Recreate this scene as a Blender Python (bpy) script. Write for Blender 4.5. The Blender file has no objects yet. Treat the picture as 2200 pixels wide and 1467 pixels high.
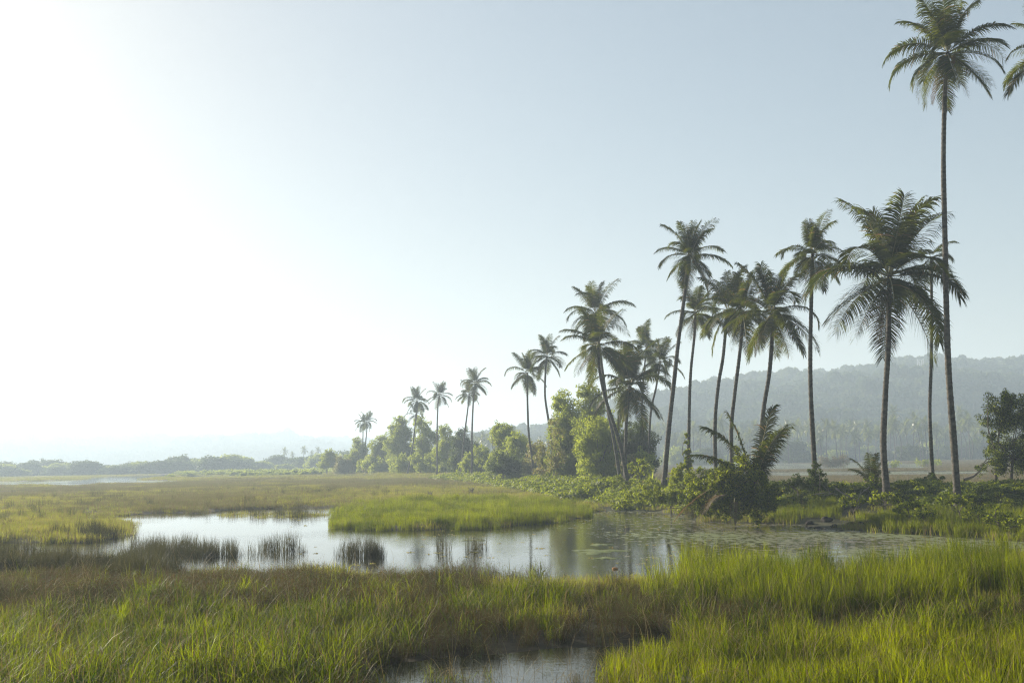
import bpy, math, random
import numpy as np
from mathutils import Vector, Matrix

rng = np.random.default_rng(7)
random.seed(7)
scene = bpy.context.scene
COL = scene.collection
R = math.radians

# ------------------------------------------------------------------ camera
FPX = 2139.0                      # focal length in pixels of the 2200 px wide photograph
CX, CY = 1100.0, 733.5
TILT = math.atan(251.5 / FPX)
ROLL = R(1.03)
CAM = np.array([0.0, 0.0, 4.0])
_r = np.array([1.0, 0, 0]); _f = np.array([0, math.cos(TILT), math.sin(TILT)]); _u = np.array([0, -math.sin(TILT), math.cos(TILT)])
CR = _r * math.cos(ROLL) - _u * math.sin(ROLL)
CU = _r * math.sin(ROLL) + _u * math.cos(ROLL)
CF = _f
cam_data = bpy.data.cameras.new("camera")
cam = bpy.data.objects.new("camera", cam_data)
COL.objects.link(cam)
m = Matrix(((CR[0], CU[0], -CF[0], CAM[0]), (CR[1], CU[1], -CF[1], CAM[1]), (CR[2], CU[2], -CF[2], CAM[2]), (0, 0, 0, 1)))
cam.matrix_world = m
cam_data.sensor_width = 36.0
cam_data.lens = 36.0 * FPX / 2200.0
cam_data.clip_start = 0.1
cam_data.clip_end = 20000
scene.camera = cam

# ------------------------------------------------------------------ light
SUN_EL, SUN_AZ = R(19), R(-48)
world = bpy.data.worlds.new("World"); scene.world = world; world.use_nodes = True
nt = world.node_tree; nt.nodes.clear()
sky = nt.nodes.new("ShaderNodeTexSky"); sky.sky_type = 'NISHITA'; sky.sun_disc = False
sky.sun_elevation = SUN_EL; sky.sun_rotation = SUN_AZ % (2 * math.pi)
sky.air_density = 1.0; sky.dust_density = 1.6; sky.ozone_density = 1.0
bgn = nt.nodes.new("ShaderNodeBackground"); bgn.inputs[1].default_value = 0.05
outw = nt.nodes.new("ShaderNodeOutputWorld")
hs = nt.nodes.new('ShaderNodeHueSaturation'); hs.inputs['Saturation'].default_value = 1.05; gm = nt.nodes.new('ShaderNodeGamma'); gm.inputs[1].default_value = .55; sc_ = nt.nodes.new('ShaderNodeVectorMath'); sc_.operation = 'MULTIPLY'; sc_.inputs[1].default_value = (1.95, 1.97, 1.92)
nt.links.new(sky.outputs[0], gm.inputs[0]); nt.links.new(gm.outputs[0], sc_.inputs[0]); nt.links.new(sc_.outputs[0], hs.inputs['Color']); nt.links.new(hs.outputs[0], bgn.inputs[0]); nt.links.new(bgn.outputs[0], outw.inputs[0])
sun_d = bpy.data.lights.new("sun", 'SUN'); sun_d.energy = 5.0; sun_d.angle = R(0.6); sun_d.color = (1.0, 0.90, 0.74)
sun = bpy.data.objects.new("sun", sun_d); COL.objects.link(sun)
S = Vector((math.sin(SUN_AZ) * math.cos(SUN_EL), math.cos(SUN_AZ) * math.cos(SUN_EL), math.sin(SUN_EL)))
sun.rotation_euler = S.to_track_quat('Z', 'Y').to_euler()
scene.view_settings.view_transform = 'Standard'
scene.view_settings.look = 'None'
scene.view_settings.exposure = 1.5
scene.view_settings.gamma = 1.0
scene.render.engine = 'CYCLES'
cy = scene.cycles
cy.max_bounces = 6; cy.diffuse_bounces = 2; cy.glossy_bounces = 2; cy.transmission_bounces = 3
cy.volume_bounces = 0; cy.transparent_max_bounces = 4
cy.use_adaptive_sampling = True; cy.adaptive_threshold = 0.02
cy.caustics_reflective = False; cy.caustics_refractive = False
cy.use_denoising = True; cy.denoising_prefilter = 'NONE'; cy.filter_width = 1.2
cy.sample_clamp_indirect = 6

# ------------------------------------------------------------------ geometry of the view -> world points
def ray(px, py):
    return CR * ((px - CX) / FPX) + CU * ((CY - py) / FPX) + CF
def at_z(px, py, z=0.0):
    d = ray(px, py); return CAM + d * ((z - CAM[2]) / d[2])
def at_y(px, py, Y):
    d = ray(px, py); return CAM + d * (Y / d[1])
def project(P):
    V = np.asarray(P, float) - CAM
    z = V @ CF
    return CX + FPX * (V @ CR) / z, CY - FPX * (V @ CU) / z
def in_poly(px, py, poly):
    poly = np.asarray(poly, float); n = len(poly); inside = np.zeros(px.shape, bool); j = n - 1
    for i in range(n):
        xi, yi = poly[i]; xj, yj = poly[j]
        c = ((yi > py) != (yj > py))
        with np.errstate(divide='ignore', invalid='ignore'):
            t = (xj - xi) * (py - yi) / (yj - yi + 1e-12) + xi
        inside ^= c & (px < t); j = i
    return inside
def seg_dist(x, y, pl, closed):
    pl = np.asarray(pl, float); n = len(pl); best = np.full(x.shape, 1e18); bt = np.zeros(x.shape)
    for i in range(n if closed else n - 1):
        a = pl[i]; b = pl[(i + 1) % n]; d = b - a; L2 = d @ d + 1e-9
        t = np.clip(((x - a[0]) * d[0] + (y - a[1]) * d[1]) / L2, 0, 1)
        q = (x - a[0] - t * d[0]) ** 2 + (y - a[1] - t * d[1]) ** 2
        bt = np.where(q < best, i + t, bt); best = np.minimum(best, q)
    return np.sqrt(best), bt
_perm = rng.random((64, 64))
def vnoise(x, y):
    xi = np.floor(x).astype(int); yi = np.floor(y).astype(int); fx = x - xi; fy = y - yi
    fx = fx * fx * (3 - 2 * fx); fy = fy * fy * (3 - 2 * fy)
    g = lambda a, b: _perm[a & 63, b & 63]
    return (g(xi, yi) * (1 - fx) + g(xi + 1, yi) * fx) * (1 - fy) + (g(xi, yi + 1) * (1 - fx) + g(xi + 1, yi + 1) * fx) * fy
def fbm(x, y, o=3):
    s = 0; a = 0.5; t = 0
    for k in range(o):
        s = s + a * vnoise(x * 2 ** k + 17 * k, y * 2 ** k + 5 * k); t += a; a *= 0.5
    return s / t

# ponds: shorelines at water level
def shore(pts): return np.array([at_z(x, y)[:2] for x, y in pts])
PONDS = [shore(p) for p in [
    [(235,1110),(330,1101),(420,1103),(520,1093),(640,1091),(738,1089),(724,1103),(712,1120),(735,1134),(800,1138),(900,1139),(1000,1135),
     (1100,1131),(1200,1123),(1250,1112),(1240,1101),(1290,1097),(1400,1099),(1470,1106),(1520,1120),(1620,1124),(1720,1128),(1770,1134),
     (1850,1142),(2000,1151),(2130,1159),(2200,1163),(2450,1172),(2450,1192),(2200,1200),(2000,1232),(1700,1252),(1450,1262),(1250,1272),
     (1100,1266),(950,1252),(850,1246),(700,1242),(420,1240),(330,1216),(0,1190),(-250,1195),(-250,1169),(0,1167),(180,1164),(290,1149),(285,1128)],
    [(1195,1077),(1300,1075),(1310,1082),(1215,1086)],
    [(-350,1046),(-350,1031),(0,1034.5),(150,1031),(210,1024),(370,1018.5),(385,1022),(300,1030),(440,1033.5),(340,1040),(220,1041),(150,1047),(80,1043),(0,1045)],
    [(-50,1061),(-50,1057),(80,1055.5),(95,1059)],
    [(330,1024),(440,1022),(560,1024),(430,1028)],
    [(1425,1008),(1500,999),(1640,994),(1760,997),(1860,992),(1990,997),(2000,1008),(1860,1006),(1760,1010),(1640,1009)],
    [(1480,1024),(1600,1014),(2000,1012),(2140,1013),(2140,1020),(1900,1022),(1600,1025)],
    [(620,1560),(730,1452),(860,1420),(1000,1409),(1150,1393),(1300,1385),(1460,1379),(1510,1389),(1400,1412),(1290,1438),(1240,1500),(1230,1560)],
    [(560,1079),(640,1077),(700,1078),(640,1081)], [(150,1106),(185,1098),(215,1101),(200,1110)], [(1080,1045),(1130,1043.5),(1150,1045.5),(1110,1047)],
]]
BUND = np.array([(110, 52), (60, 60), (34, 64), (24, 66), (17, 70), (13, 82), (10, 98), (6, 125), (1, 155), (-10, 200), (-26, 245), (-46, 300), (-62, 345)], float)
BUND_H = np.array([1.5, 1.5, 1.5, 1.45, 1.35, 1.15, 1.05, 1.0, .9, .8, .7, .7, .3])
BUND_W = np.array([16, 14, 13, 11, 10, 8, 8, 8, 8, 9, 10, 10, 10], float)
def pond_sd(x, y):
    """signed distance to open water, negative inside"""
    best = np.full(x.shape, 1e9)
    wob = (fbm(x * .35, y * .35) - .5) * np.clip(y * .035, .6, 6)
    for p in PONDS:
        d, _ = seg_dist(x, y, p, True)
        s = np.where(in_poly(x, y, p), -d, d)
        best = np.minimum(best, s)
    return best + wob
def bund(x, y):
    d, t = seg_dist(x, y, BUND, False)
    i = np.clip(t.astype(int), 0, len(BUND) - 2); f = t - i
    h = BUND_H[i] * (1 - f) + BUND_H[i + 1] * f; w = BUND_W[i] * (1 - f) + BUND_W[i + 1] * f
    u = np.clip(1 - d / w, 0, 1); s = u * u * (3 - 2 * u)
    return h * np.minimum(s * 1.15, 1), d, t
def land(x, y):
    x = np.asarray(x, float); y = np.asarray(y, float)
    sd = pond_sd(x, y)
    base = np.clip(sd * .12, -.35, .16) + (fbm(x * .5, y * .5) - .5) * .12 * (sd > 0)
    b, d, t = bund(x, y)
    b = b * np.clip((sd + .5) / 3.5, 0, 1)
    b = b + (fbm(x * .45 + 9, y * .45) - .5) * .7 * np.clip(b, 0, 1)
    return base + b
def land1(x, y): return float(land(np.array([x]), np.array([y]))[0])

# ------------------------------------------------------------------ mesh helpers
def mesh_from(name, V, F, mats=(), fmat=None, smooth=False):
    """V (n,3); F list of arrays with k columns each"""
    me = bpy.data.meshes.new(name)
    V = np.asarray(V, np.float32)
    Fs = [np.asarray(f, np.int32) for f in F if len(f)]
    loops = np.concatenate([f.ravel() for f in Fs]); tot = np.concatenate([np.full(len(f), f.shape[1], np.int32) for f in Fs])
    start = np.concatenate([[0], np.cumsum(tot)[:-1]]).astype(np.int32)
    me.vertices.add(len(V)); me.vertices.foreach_set("co", V.ravel())
    me.loops.add(len(loops)); me.loops.foreach_set("vertex_index", loops)
    me.polygons.add(len(tot)); me.polygons.foreach_set("loop_start", start); me.polygons.foreach_set("loop_total", tot)
    if smooth: me.polygons.foreach_set("use_smooth", np.ones(len(tot), bool))
    if fmat is not None: me.polygons.foreach_set("material_index", np.asarray(fmat, np.int32))
    for mm in mats: me.materials.append(mm)
    me.update(); me.validate()
    return me
def link(name, me, parent=None, loc=(0, 0, 0)):
    o = bpy.data.objects.new(name, me); COL.objects.link(o); o.location = loc
    if parent is not None: o.parent = parent
    return o
def tag(o, label=None, cat=None, group=None, kind=None):
    if label: o["label"] = label
    if cat: o["category"] = cat
    if group: o["group"] = group
    if kind: o["kind"] = kind
    return o
def thing(name, loc, label, cat, group=None):
    o = bpy.data.objects.new(name, None); o.empty_display_size = .2; COL.objects.link(o); o.location = loc
    return tag(o, label, cat, group)
class Geo:
    def __init__(s): s.V = []; s.Q = []; s.T = []; s.n = 0
    def add(s, V, Q=None, T=None):
        if Q is not None and len(Q): s.Q.append(np.asarray(Q) + s.n)
        if T is not None and len(T): s.T.append(np.asarray(T) + s.n)
        s.V.append(np.asarray(V, float)); s.n += len(V)
    def mesh(s, name, mats, smooth=False):
        F = []
        if s.Q: F.append(np.concatenate(s.Q))
        if s.T: F.append(np.concatenate(s.T))
        return mesh_from(name, np.concatenate(s.V), F, mats, smooth=smooth)
def tube(P, rad, sides=8, cap=True):
    P = np.asarray(P, float); rad = np.asarray(rad, float) * np.ones(len(P)); n = len(P)
    T = np.gradient(P, axis=0); T /= np.linalg.norm(T, axis=1)[:, None] + 1e-9
    ref = np.array([0, 1, 0.]) if abs(T[0][1]) < .8 else np.array([1, 0, 0.])
    A = np.cross(T, ref); A /= np.linalg.norm(A, axis=1)[:, None] + 1e-9; B = np.cross(T, A)
    th = np.arange(sides) * 2 * math.pi / sides
    V = P[:, None, :] + rad[:, None, None] * (np.cos(th)[None, :, None] * A[:, None, :] + np.sin(th)[None, :, None] * B[:, None, :])
    V = V.reshape(-1, 3); q = []
    i = np.arange(n - 1)[:, None] * sides; j = np.arange(sides)[None, :]; k = (j + 1) % sides
    Q = np.stack([i + j, i + k, i + sides + k, i + sides + j], -1).reshape(-1, 4)
    Tt = []
    if cap:
        V = np.vstack([V, P[-1:]]); c = len(V) - 1; b = (n - 1) * sides
        Tt = [(b + a, b + (a + 1) % sides, c) for a in range(sides)]
    return V, Q, (np.array(Tt) if len(Tt) else None)
def spline(P, n):
    P = np.asarray(P, float); d = np.r_[0, np.cumsum(np.linalg.norm(np.diff(P, axis=0), axis=1))]
    Q = np.vstack([2 * P[0] - P[1], P, 2 * P[-1] - P[-2]]); out = []
    for s in np.linspace(0, d[-1], n):
        i = min(max(np.searchsorted(d, s, side='right') - 1, 0), len(P) - 2)
        t = (s - d[i]) / (d[i + 1] - d[i] + 1e-9); p0, p1, p2, p3 = Q[i:i + 4]
        out.append(.5 * ((2 * p1) + (-p0 + p2) * t + (2 * p0 - 5 * p1 + 4 * p2 - p3) * t * t + (-p0 + 3 * p1 - 3 * p2 + p3) * t ** 3))
    return np.array(out)

# ------------------------------------------------------------------ materials
def mat(name):
    m_ = bpy.data.materials.new(name); m_.use_nodes = True; nt = m_.node_tree; nt.nodes.clear()
    return m_, nt, nt.nodes, nt.links
def leaf_mat(name, c0, c1, t0, t1, trans=.45, rough=.45, spec=.35, scale=.25, c2=None, amount2=.5):
    """colour varies by leaf and by patch of ground; light passes through the leaf"""
    m_, nt, N, L = mat(name)
    out = N.new("ShaderNodeOutputMaterial"); geo = N.new("ShaderNodeNewGeometry"); info = N.new("ShaderNodeObjectInfo")
    noi = N.new("ShaderNodeTexNoise"); noi.inputs["Scale"].default_value = scale; noi.inputs["Detail"].default_value = 2
    L.new(geo.outputs["Position"], noi.inputs["Vector"])
    a = N.new("ShaderNodeMath"); a.operation = 'MULTIPLY_ADD'; a.inputs[1].default_value = .55; L.new(geo.outputs["Random Per Island"], a.inputs[0])
    sub = N.new("ShaderNodeMath"); sub.operation = 'MULTIPLY_ADD'; sub.inputs[1].default_value = 1.6; sub.inputs[2].default_value = -.58
    L.new(noi.outputs[0], sub.inputs[0]); L.new(sub.outputs[0], a.inputs[2]); a.use_clamp = True
    def mix(x, y):
        k = N.new("ShaderNodeMix"); k.data_type = 'RGBA'; k.inputs[6].default_value = (*x, 1); k.inputs[7].default_value = (*y, 1)
        L.new(a.outputs[0], k.inputs[0]); return k.outputs[2]
    col = mix(c0, c1); tc = mix(t0, t1)
    if c2 is not None:
        g = N.new("ShaderNodeMath"); g.operation = 'GREATER_THAN'; g.inputs[1].default_value = 1 - amount2
        w = N.new("ShaderNodeTexWhiteNoise"); w.noise_dimensions = '1D'; L.new(geo.outputs["Random Per Island"], w.inputs["W"]); L.new(w.outputs["Value"], g.inputs[0])
        for nm in (0, 1):
            k = N.new("ShaderNodeMix"); k.data_type = 'RGBA'; L.new(g.outputs[0], k.inputs[0]); L.new(col if nm == 0 else tc, k.inputs[6])
            k.inputs[7].default_value = (*[v * (1 if nm == 0 else 1.3) for v in c2], 1)
            if nm == 0: col = k.outputs[2]
            else: tc = k.outputs[2]
    p = N.new("ShaderNodeBsdfPrincipled"); p.inputs["Roughness"].default_value = rough; p.inputs["Specular IOR Level"].default_value = spec
    L.new(col, p.inputs["Base Color"])
    tr = N.new("ShaderNodeBsdfTranslucent"); L.new(tc, tr.inputs[0])
    mx = N.new("ShaderNodeMixShader"); mx.inputs[0].default_value = trans
    L.new(p.outputs[0], mx.inputs[1]); L.new(tr.outputs[0], mx.inputs[2]); L.new(mx.outputs[0], out.inputs[0])
    return m_
def solid_mat(name, c0, c1, scale, rough=.85, bump=.3, bscale=None, stretch=(1, 1, 1), spec=.2):
    m_, nt, N, L = mat(name)
    out = N.new("ShaderNodeOutputMaterial"); tc = N.new("ShaderNodeTexCoord"); mp = N.new("ShaderNodeMapping"); mp.inputs["Scale"].default_value = stretch
    L.new(tc.outputs["Object"], mp.inputs[0])
    n1 = N.new("ShaderNodeTexNoise"); n1.inputs["Scale"].default_value = scale; n1.inputs["Detail"].default_value = 5; n1.inputs["Roughness"].default_value = .65
    L.new(mp.outputs[0], n1.inputs["Vector"])
    r = N.new("ShaderNodeValToRGB"); r.color_ramp.elements[0].position = .32; r.color_ramp.elements[1].position = .68
    r.color_ramp.elements[0].color = (*c0, 1); r.color_ramp.elements[1].color = (*c1, 1); L.new(n1.outputs[0], r.inputs[0])
    p = N.new("ShaderNodeBsdfPrincipled"); p.inputs["Roughness"].default_value = rough; p.inputs["Specular IOR Level"].default_value = spec; L.new(r.outputs[0], p.inputs["Base Color"])
    b = N.new("ShaderNodeBump"); b.inputs["Strength"].default_value = bump; b.inputs["Distance"].default_value = .03
    n2 = N.new("ShaderNodeTexNoise"); n2.inputs["Scale"].default_value = bscale or scale * 4; n2.inputs["Detail"].default_value = 4; L.new(mp.outputs[0], n2.inputs["Vector"])
    L.new(n2.outputs[0], b.inputs["Height"]); L.new(b.outputs[0], p.inputs["Normal"]); L.new(p.outputs[0], out.inputs[0])
    return m_
M = {}
M['palm'] = leaf_mat("palm_leaflet", (.007, .012, .003), (.018, .025, .005), (.03, .055, .003), (.24, .27, .008), trans=.32, rough=.55, spec=.05, c2=(.20, .13, .05), amount2=.04)
M['palm_dry'] = leaf_mat("palm_leaflet_dry", (.07, .05, .028), (.14, .10, .055), (.12, .075, .03), (.24, .14, .05), trans=.3, rough=.7, spec=.15)
M['rachis'] = solid_mat("palm_rachis", (.14, .14, .04), (.22, .19, .07), 3, rough=.5, bump=.1)
M['bark'] = solid_mat("palm_bark", (.018, .016, .013), (.12, .108, .088), 2.6, bump=1.0, bscale=9, stretch=(1.3, 1.3, 2.2))
M['coconut'] = solid_mat("coconut_husk", (.16, .15, .04), (.25, .15, .05), 3)
M['wood'] = solid_mat("branch_bark", (.06, .05, .04), (.15, .125, .10), 3, bump=.6)
M['dead'] = solid_mat("dead_wood", (.12, .10, .08), (.24, .21, .17), 4, bump=.6)
M['rock'] = solid_mat("rock", (.014, .013, .012), (.045, .04, .036), 2.5, bump=.9, bscale=8, spec=.1, rough=.9)
M['leaf_a'] = leaf_mat("tree_leaf_green", (.075, .11, .024), (.17, .21, .045), (.22, .28, .028), (.48, .52, .055), trans=.55, rough=.6, spec=.15, scale=.5)
M['leaf_b'] = leaf_mat("tree_leaf_yellow_green", (.10, .135, .025), (.18, .21, .04), (.30, .37, .03), (.50, .54, .05), trans=.5, rough=.6, spec=.15, scale=.5)
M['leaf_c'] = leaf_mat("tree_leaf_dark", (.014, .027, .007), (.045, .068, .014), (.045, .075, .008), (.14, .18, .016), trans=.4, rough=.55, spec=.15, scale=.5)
M['vine'] = leaf_mat("vine_leaf", (.035, .06, .008), (.10, .125, .013), (.14, .20, .008), (.46, .50, .016), trans=.48, rough=.5, spec=.18, scale=.35, c2=(.30, .25, .06), amount2=.04)
M['vine_dry'] = leaf_mat("vine_leaf_faded", (.10, .11, .035), (.18, .17, .06), (.20, .22, .04), (.34, .32, .07), trans=.45, rough=.5, scale=.35, c2=(.26, .19, .08), amount2=.15)
M['g_lush'] = leaf_mat("lush_grass_blade", (.006, .014, .001), (.022, .034, .002), (.03, .08, .001), (.46, .54, .002), trans=.38, rough=.5, spec=.05, scale=.7, c2=(.16, .12, .05), amount2=.13)
M['g_reed'] = leaf_mat("reed_blade", (.007, .014, .001), (.026, .036, .002), (.04, .085, .001), (.52, .60, .002), trans=.40, rough=.5, spec=.04, scale=.4, c2=(.15, .12, .055), amount2=.15)
M['g_fine'] = leaf_mat("fine_grass_blade", (.012, .021, .001), (.044, .050, .002), (.10, .15, .001), (.52, .58, .002), trans=.45, rough=.5, spec=.04, scale=.4, c2=(.20, .14, .05), amount2=.12)
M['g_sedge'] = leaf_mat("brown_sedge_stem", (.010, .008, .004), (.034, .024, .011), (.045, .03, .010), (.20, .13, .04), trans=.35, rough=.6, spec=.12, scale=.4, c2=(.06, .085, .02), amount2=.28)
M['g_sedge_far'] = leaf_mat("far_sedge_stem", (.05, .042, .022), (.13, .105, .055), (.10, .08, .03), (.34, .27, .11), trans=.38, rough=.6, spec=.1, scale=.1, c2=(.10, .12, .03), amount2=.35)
M['g_dark'] = leaf_mat("dark_reed_stem", (.010, .011, .006), (.030, .028, .014), (.05, .055, .015), (.12, .11, .03), trans=.28, rough=.55, spec=.25, scale=.5)
M['g_marsh'] = leaf_mat("marsh_grass_blade", (.085, .098, .02), (.18, .175, .04), (.20, .24, .018), (.46, .45, .04), trans=.42, rough=.6, spec=.12, scale=.12, c2=(.19, .13, .07), amount2=.22)
M['g_field'] = leaf_mat("dry_field_grass_blade", (.12, .095, .055), (.20, .165, .09), (.18, .13, .06), (.28, .22, .09), trans=.35, rough=.6, spec=.2, scale=.05, c2=(.10, .12, .035), amount2=.25)
M['canopy'] = leaf_mat("hill_canopy", (.02, .04, .014), (.10, .12, .04), (.05, .09, .02), (.18, .20, .05), trans=.2, rough=.8, spec=.05, scale=.016)
M['metal'] = solid_mat("galvanised_steel", (.30, .30, .30), (.42, .42, .42), 2, rough=.5, bump=.05)

# ground
def ground_mat():
    m_, nt, N, L = mat("marsh_ground")
    out = N.new("ShaderNodeOutputMaterial"); geo = N.new("ShaderNodeNewGeometry")
    n1 = N.new("ShaderNodeTexNoise"); n1.inputs["Scale"].default_value = .02; n1.inputs["Detail"].default_value = 6
    n2 = N.new("ShaderNodeTexNoise"); n2.inputs["Scale"].default_value = 1.6; n2.inputs["Detail"].default_value = 6; n2.inputs["Roughness"].default_value = .7
    for n in (n1, n2): L.new(geo.outputs["Position"], n.inputs["Vector"])
    r1 = N.new("ShaderNodeValToRGB"); e = r1.color_ramp.elements; e[0].position = .40; e[0].color = (.05, .038, .024, 1); e[1].position = .60; e[1].color = (.055, .06, .02, 1)
    r2 = N.new("ShaderNodeValToRGB"); e = r2.color_ramp.elements; e[0].position = .35; e[0].color = (.35, .33, .30, 1); e[1].position = .7; e[1].color = (1, 1, 1, 1)
    L.new(n1.outputs[0], r1.inputs[0]); L.new(n2.outputs[0], r2.inputs[0])
    mu = N.new("ShaderNodeMix"); mu.data_type = 'RGBA'; mu.blend_type = 'MULTIPLY'; mu.inputs[0].default_value = 1
    L.new(r1.outputs[0], mu.inputs[6]); L.new(r2.outputs[0], mu.inputs[7])
    p = N.new("ShaderNodeBsdfPrincipled"); p.inputs["Roughness"].default_value = .8; p.inputs["Specular IOR Level"].default_value = .2; L.new(mu.outputs[2], p.inputs["Base Color"])
    b = N.new("ShaderNodeBump"); b.inputs["Strength"].default_value = .7; b.inputs["Distance"].default_value = .1; L.new(n2.outputs[0], b.inputs["Height"]); L.new(b.outputs[0], p.inputs["Normal"])
    L.new(p.outputs[0], out.inputs[0]); return m_
def water_mat():
    m_, nt, N, L = mat("pond_water")
    out = N.new("ShaderNodeOutputMaterial"); geo = N.new("ShaderNodeNewGeometry")
    mp = N.new("ShaderNodeMapping"); mp.inputs["Scale"].default_value = (.8, 1.5, 1); L.new(geo.outputs["Position"], mp.inputs[0])
    rip = N.new("ShaderNodeTexNoise"); rip.inputs["Scale"].default_value = 5.5; rip.inputs["Detail"].default_value = 3; L.new(mp.outputs[0], rip.inputs["Vector"])
    area = N.new("ShaderNodeTexNoise"); area.inputs["Scale"].default_value = .07; area.inputs["Detail"].default_value = 2; L.new(geo.outputs["Position"], area.inputs["Vector"])
    st = N.new("ShaderNodeMapRange"); st.inputs[1].default_value = .40; st.inputs[2].default_value = .62; st.inputs[3].default_value = .10; st.inputs[4].default_value = .5; L.new(area.outputs[0], st.inputs[0])
    b = N.new("ShaderNodeBump"); b.inputs["Distance"].default_value = .012; L.new(st.outputs[0], b.inputs["Strength"]); L.new(rip.outputs[0], b.inputs["Height"])
    p = N.new("ShaderNodeBsdfPrincipled"); p.inputs["Base Color"].default_value = (.030, .030, .018, 1); p.inputs["Roughness"].default_value = .04; p.inputs["IOR"].default_value = 1.33
    L.new(b.outputs[0], p.inputs["Normal"])
    # thin floating scum in broken patches
    mp2 = N.new("ShaderNodeMapping"); mp2.inputs["Scale"].default_value = (.9, .5, 1); L.new(geo.outputs["Position"], mp2.inputs[0])
    s1 = N.new("ShaderNodeTexNoise"); s1.inputs["Scale"].default_value = 2.6; s1.inputs["Detail"].default_value = 7; s1.inputs["Roughness"].default_value = .72; L.new(mp2.outputs[0], s1.inputs["Vector"])
    s2 = N.new("ShaderNodeTexNoise"); s2.inputs["Scale"].default_value = .11; s2.inputs["Detail"].default_value = 2; L.new(geo.outputs["Position"], s2.inputs["Vector"])
    sx = N.new("ShaderNodeSeparateXYZ"); L.new(geo.outputs["Position"], sx.inputs[0])
    gx = N.new("ShaderNodeMapRange"); gx.inputs[1].default_value = -4; gx.inputs[2].default_value = 12; gx.inputs[3].default_value = -.12; gx.inputs[4].default_value = .12; L.new(sx.outputs[0], gx.inputs[0])
    ad = N.new("ShaderNodeMath"); ad.operation = 'MULTIPLY_ADD'; ad.inputs[1].default_value = .35; L.new(s2.outputs[0], ad.inputs[0]); L.new(gx.outputs[0], ad.inputs[2])
    ad2 = N.new("ShaderNodeMath"); ad2.operation = 'ADD'; L.new(ad.outputs[0], ad2.inputs[0]); L.new(s1.outputs[0], ad2.inputs[1])
    th = N.new("ShaderNodeMapRange"); th.inputs[1].default_value = .73; th.inputs[2].default_value = .83; L.new(ad2.outputs[0], th.inputs[0])
    d = N.new("ShaderNodeBsdfPrincipled"); d.inputs["Roughness"].default_value = .55
    rc = N.new("ShaderNodeValToRGB"); e = rc.color_ramp.elements; e[0].position = .4; e[0].color = (.10, .085, .05, 1); e[1].position = .62; e[1].color = (.12, .14, .05, 1); L.new(s2.outputs[0], rc.inputs[0]); L.new(rc.outputs[0], d.inputs["Base Color"])
    mx = N.new("ShaderNodeMixShader"); L.new(th.outputs[0], mx.inputs[0]); L.new(p.outputs[0], mx.inputs[1]); L.new(d.outputs[0], mx.inputs[2]); L.new(mx.outputs[0], out.inputs[0])
    return m_
M['ground'] = ground_mat(); M['water'] = water_mat()

# ------------------------------------------------------------------ terrain: one sheet, fine near the camera and coarse far away
def axis(vals): return np.array(vals, float)
ys = np.concatenate([np.linspace(-60, 8, 10)[:-1], np.arange(8, 70, .5), np.arange(70, 130, 1.0), np.arange(130, 420, 3.0), np.arange(420, 900, 20.), np.linspace(900, 3000, 16)])
us = np.concatenate([[-3100, -1800, -1000, -600], np.arange(-320, -90, 6.), np.arange(-90, -36, 1.2), np.arange(-36, 44, .5), np.arange(44, 110, 1.2), np.arange(110, 340, 6.), [600, 1000, 1800, 3100]])
GX, GY = np.meshgrid(us, ys)
GZ = land(GX, GY)
GZ = np.where(GY > 430, .05, GZ); GZ = np.where(np.abs(GX) > 330, .05, GZ)
nx, ny = len(us), len(ys)
V = np.stack([GX.ravel(), GY.ravel(), GZ.ravel()], 1)
ii = (np.arange(ny - 1)[:, None] * nx + np.arange(nx - 1)[None, :]).ravel()
Q = np.stack([ii, ii + 1, ii + nx + 1, ii + nx], 1)
g = link("ground", mesh_from("ground", V, [Q], [M['ground']], smooth=True)); tag(g, kind='structure')
wv = np.array([(-340, -50, 0), (340, -50, 0), (340, 425, 0), (-340, 425, 0)], float)
w = link("water", mesh_from("water", wv, [np.array([[0, 1, 2, 3]])], [M['water']])); tag(w, kind='structure')

# hills
def ridge_fn(pts, Y):
    P = np.array([at_y(x, y, Y) for x, y in pts]); return P[:, 0], P[:, 2]
def hill(name, pts, Y0, Y1, Y2, x0, x1, nxh, nyh, rough):
    rx, rz = ridge_fn(pts, Y1)
    xs = np.linspace(x0, x1, nxh); yy = np.linspace(Y0, Y2, nyh); X, Yg = np.meshgrid(xs, yy)
    # keep the ridge line where the eye meets it: heights follow the bearing
    top = np.interp(X * (Y1 / np.maximum(Yg, 1)), rx, rz)
    u = np.clip((Yg - Y0) / (Y1 - Y0), 0, 1); d = np.clip((Yg - Y1) / (Y2 - Y1), 0, 1)
    prof = (np.sin(u * math.pi / 2) ** 1.15) * (1 - d * d * .9)
    Z = (top - 9) * prof + (fbm(X / 70, Yg / 70) - .5) * rough * np.sin(u * math.pi) * np.clip(top / 45, 0, 1) + .0
    Vh = np.stack([X.ravel(), Yg.ravel(), Z.ravel()], 1)
    i = (np.arange(nyh - 1)[:, None] * nxh + np.arange(nxh - 1)[None, :]).ravel()
    return Vh, np.stack([i, i + 1, i + nxh + 1, i + nxh], 1)
RIDGE_R = [(600, 985), (880, 965), (950, 952), (1020, 938), (1100, 930), (1200, 920), (1300, 898), (1380, 872), (1460, 853), (1540, 835), (1600, 820), (1700, 806), (1800, 799), (1900, 789), (2000, 780), (2100, 781), (2200, 787), (2500, 800), (3000, 860)]
RIDGE_L = [(-900, 960), (-400, 940), (0, 937), (100, 940), (190, 945), (300, 941), (450, 942), (560, 936), (620, 938), (680, 946), (760, 951), (850, 959), (950, 968), (1100, 985), (1300, 992)]
HRV, HRQ = hill("hill", RIDGE_R, 540, 900, 1300, -260, 1100, 130, 60, 30)
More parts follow.
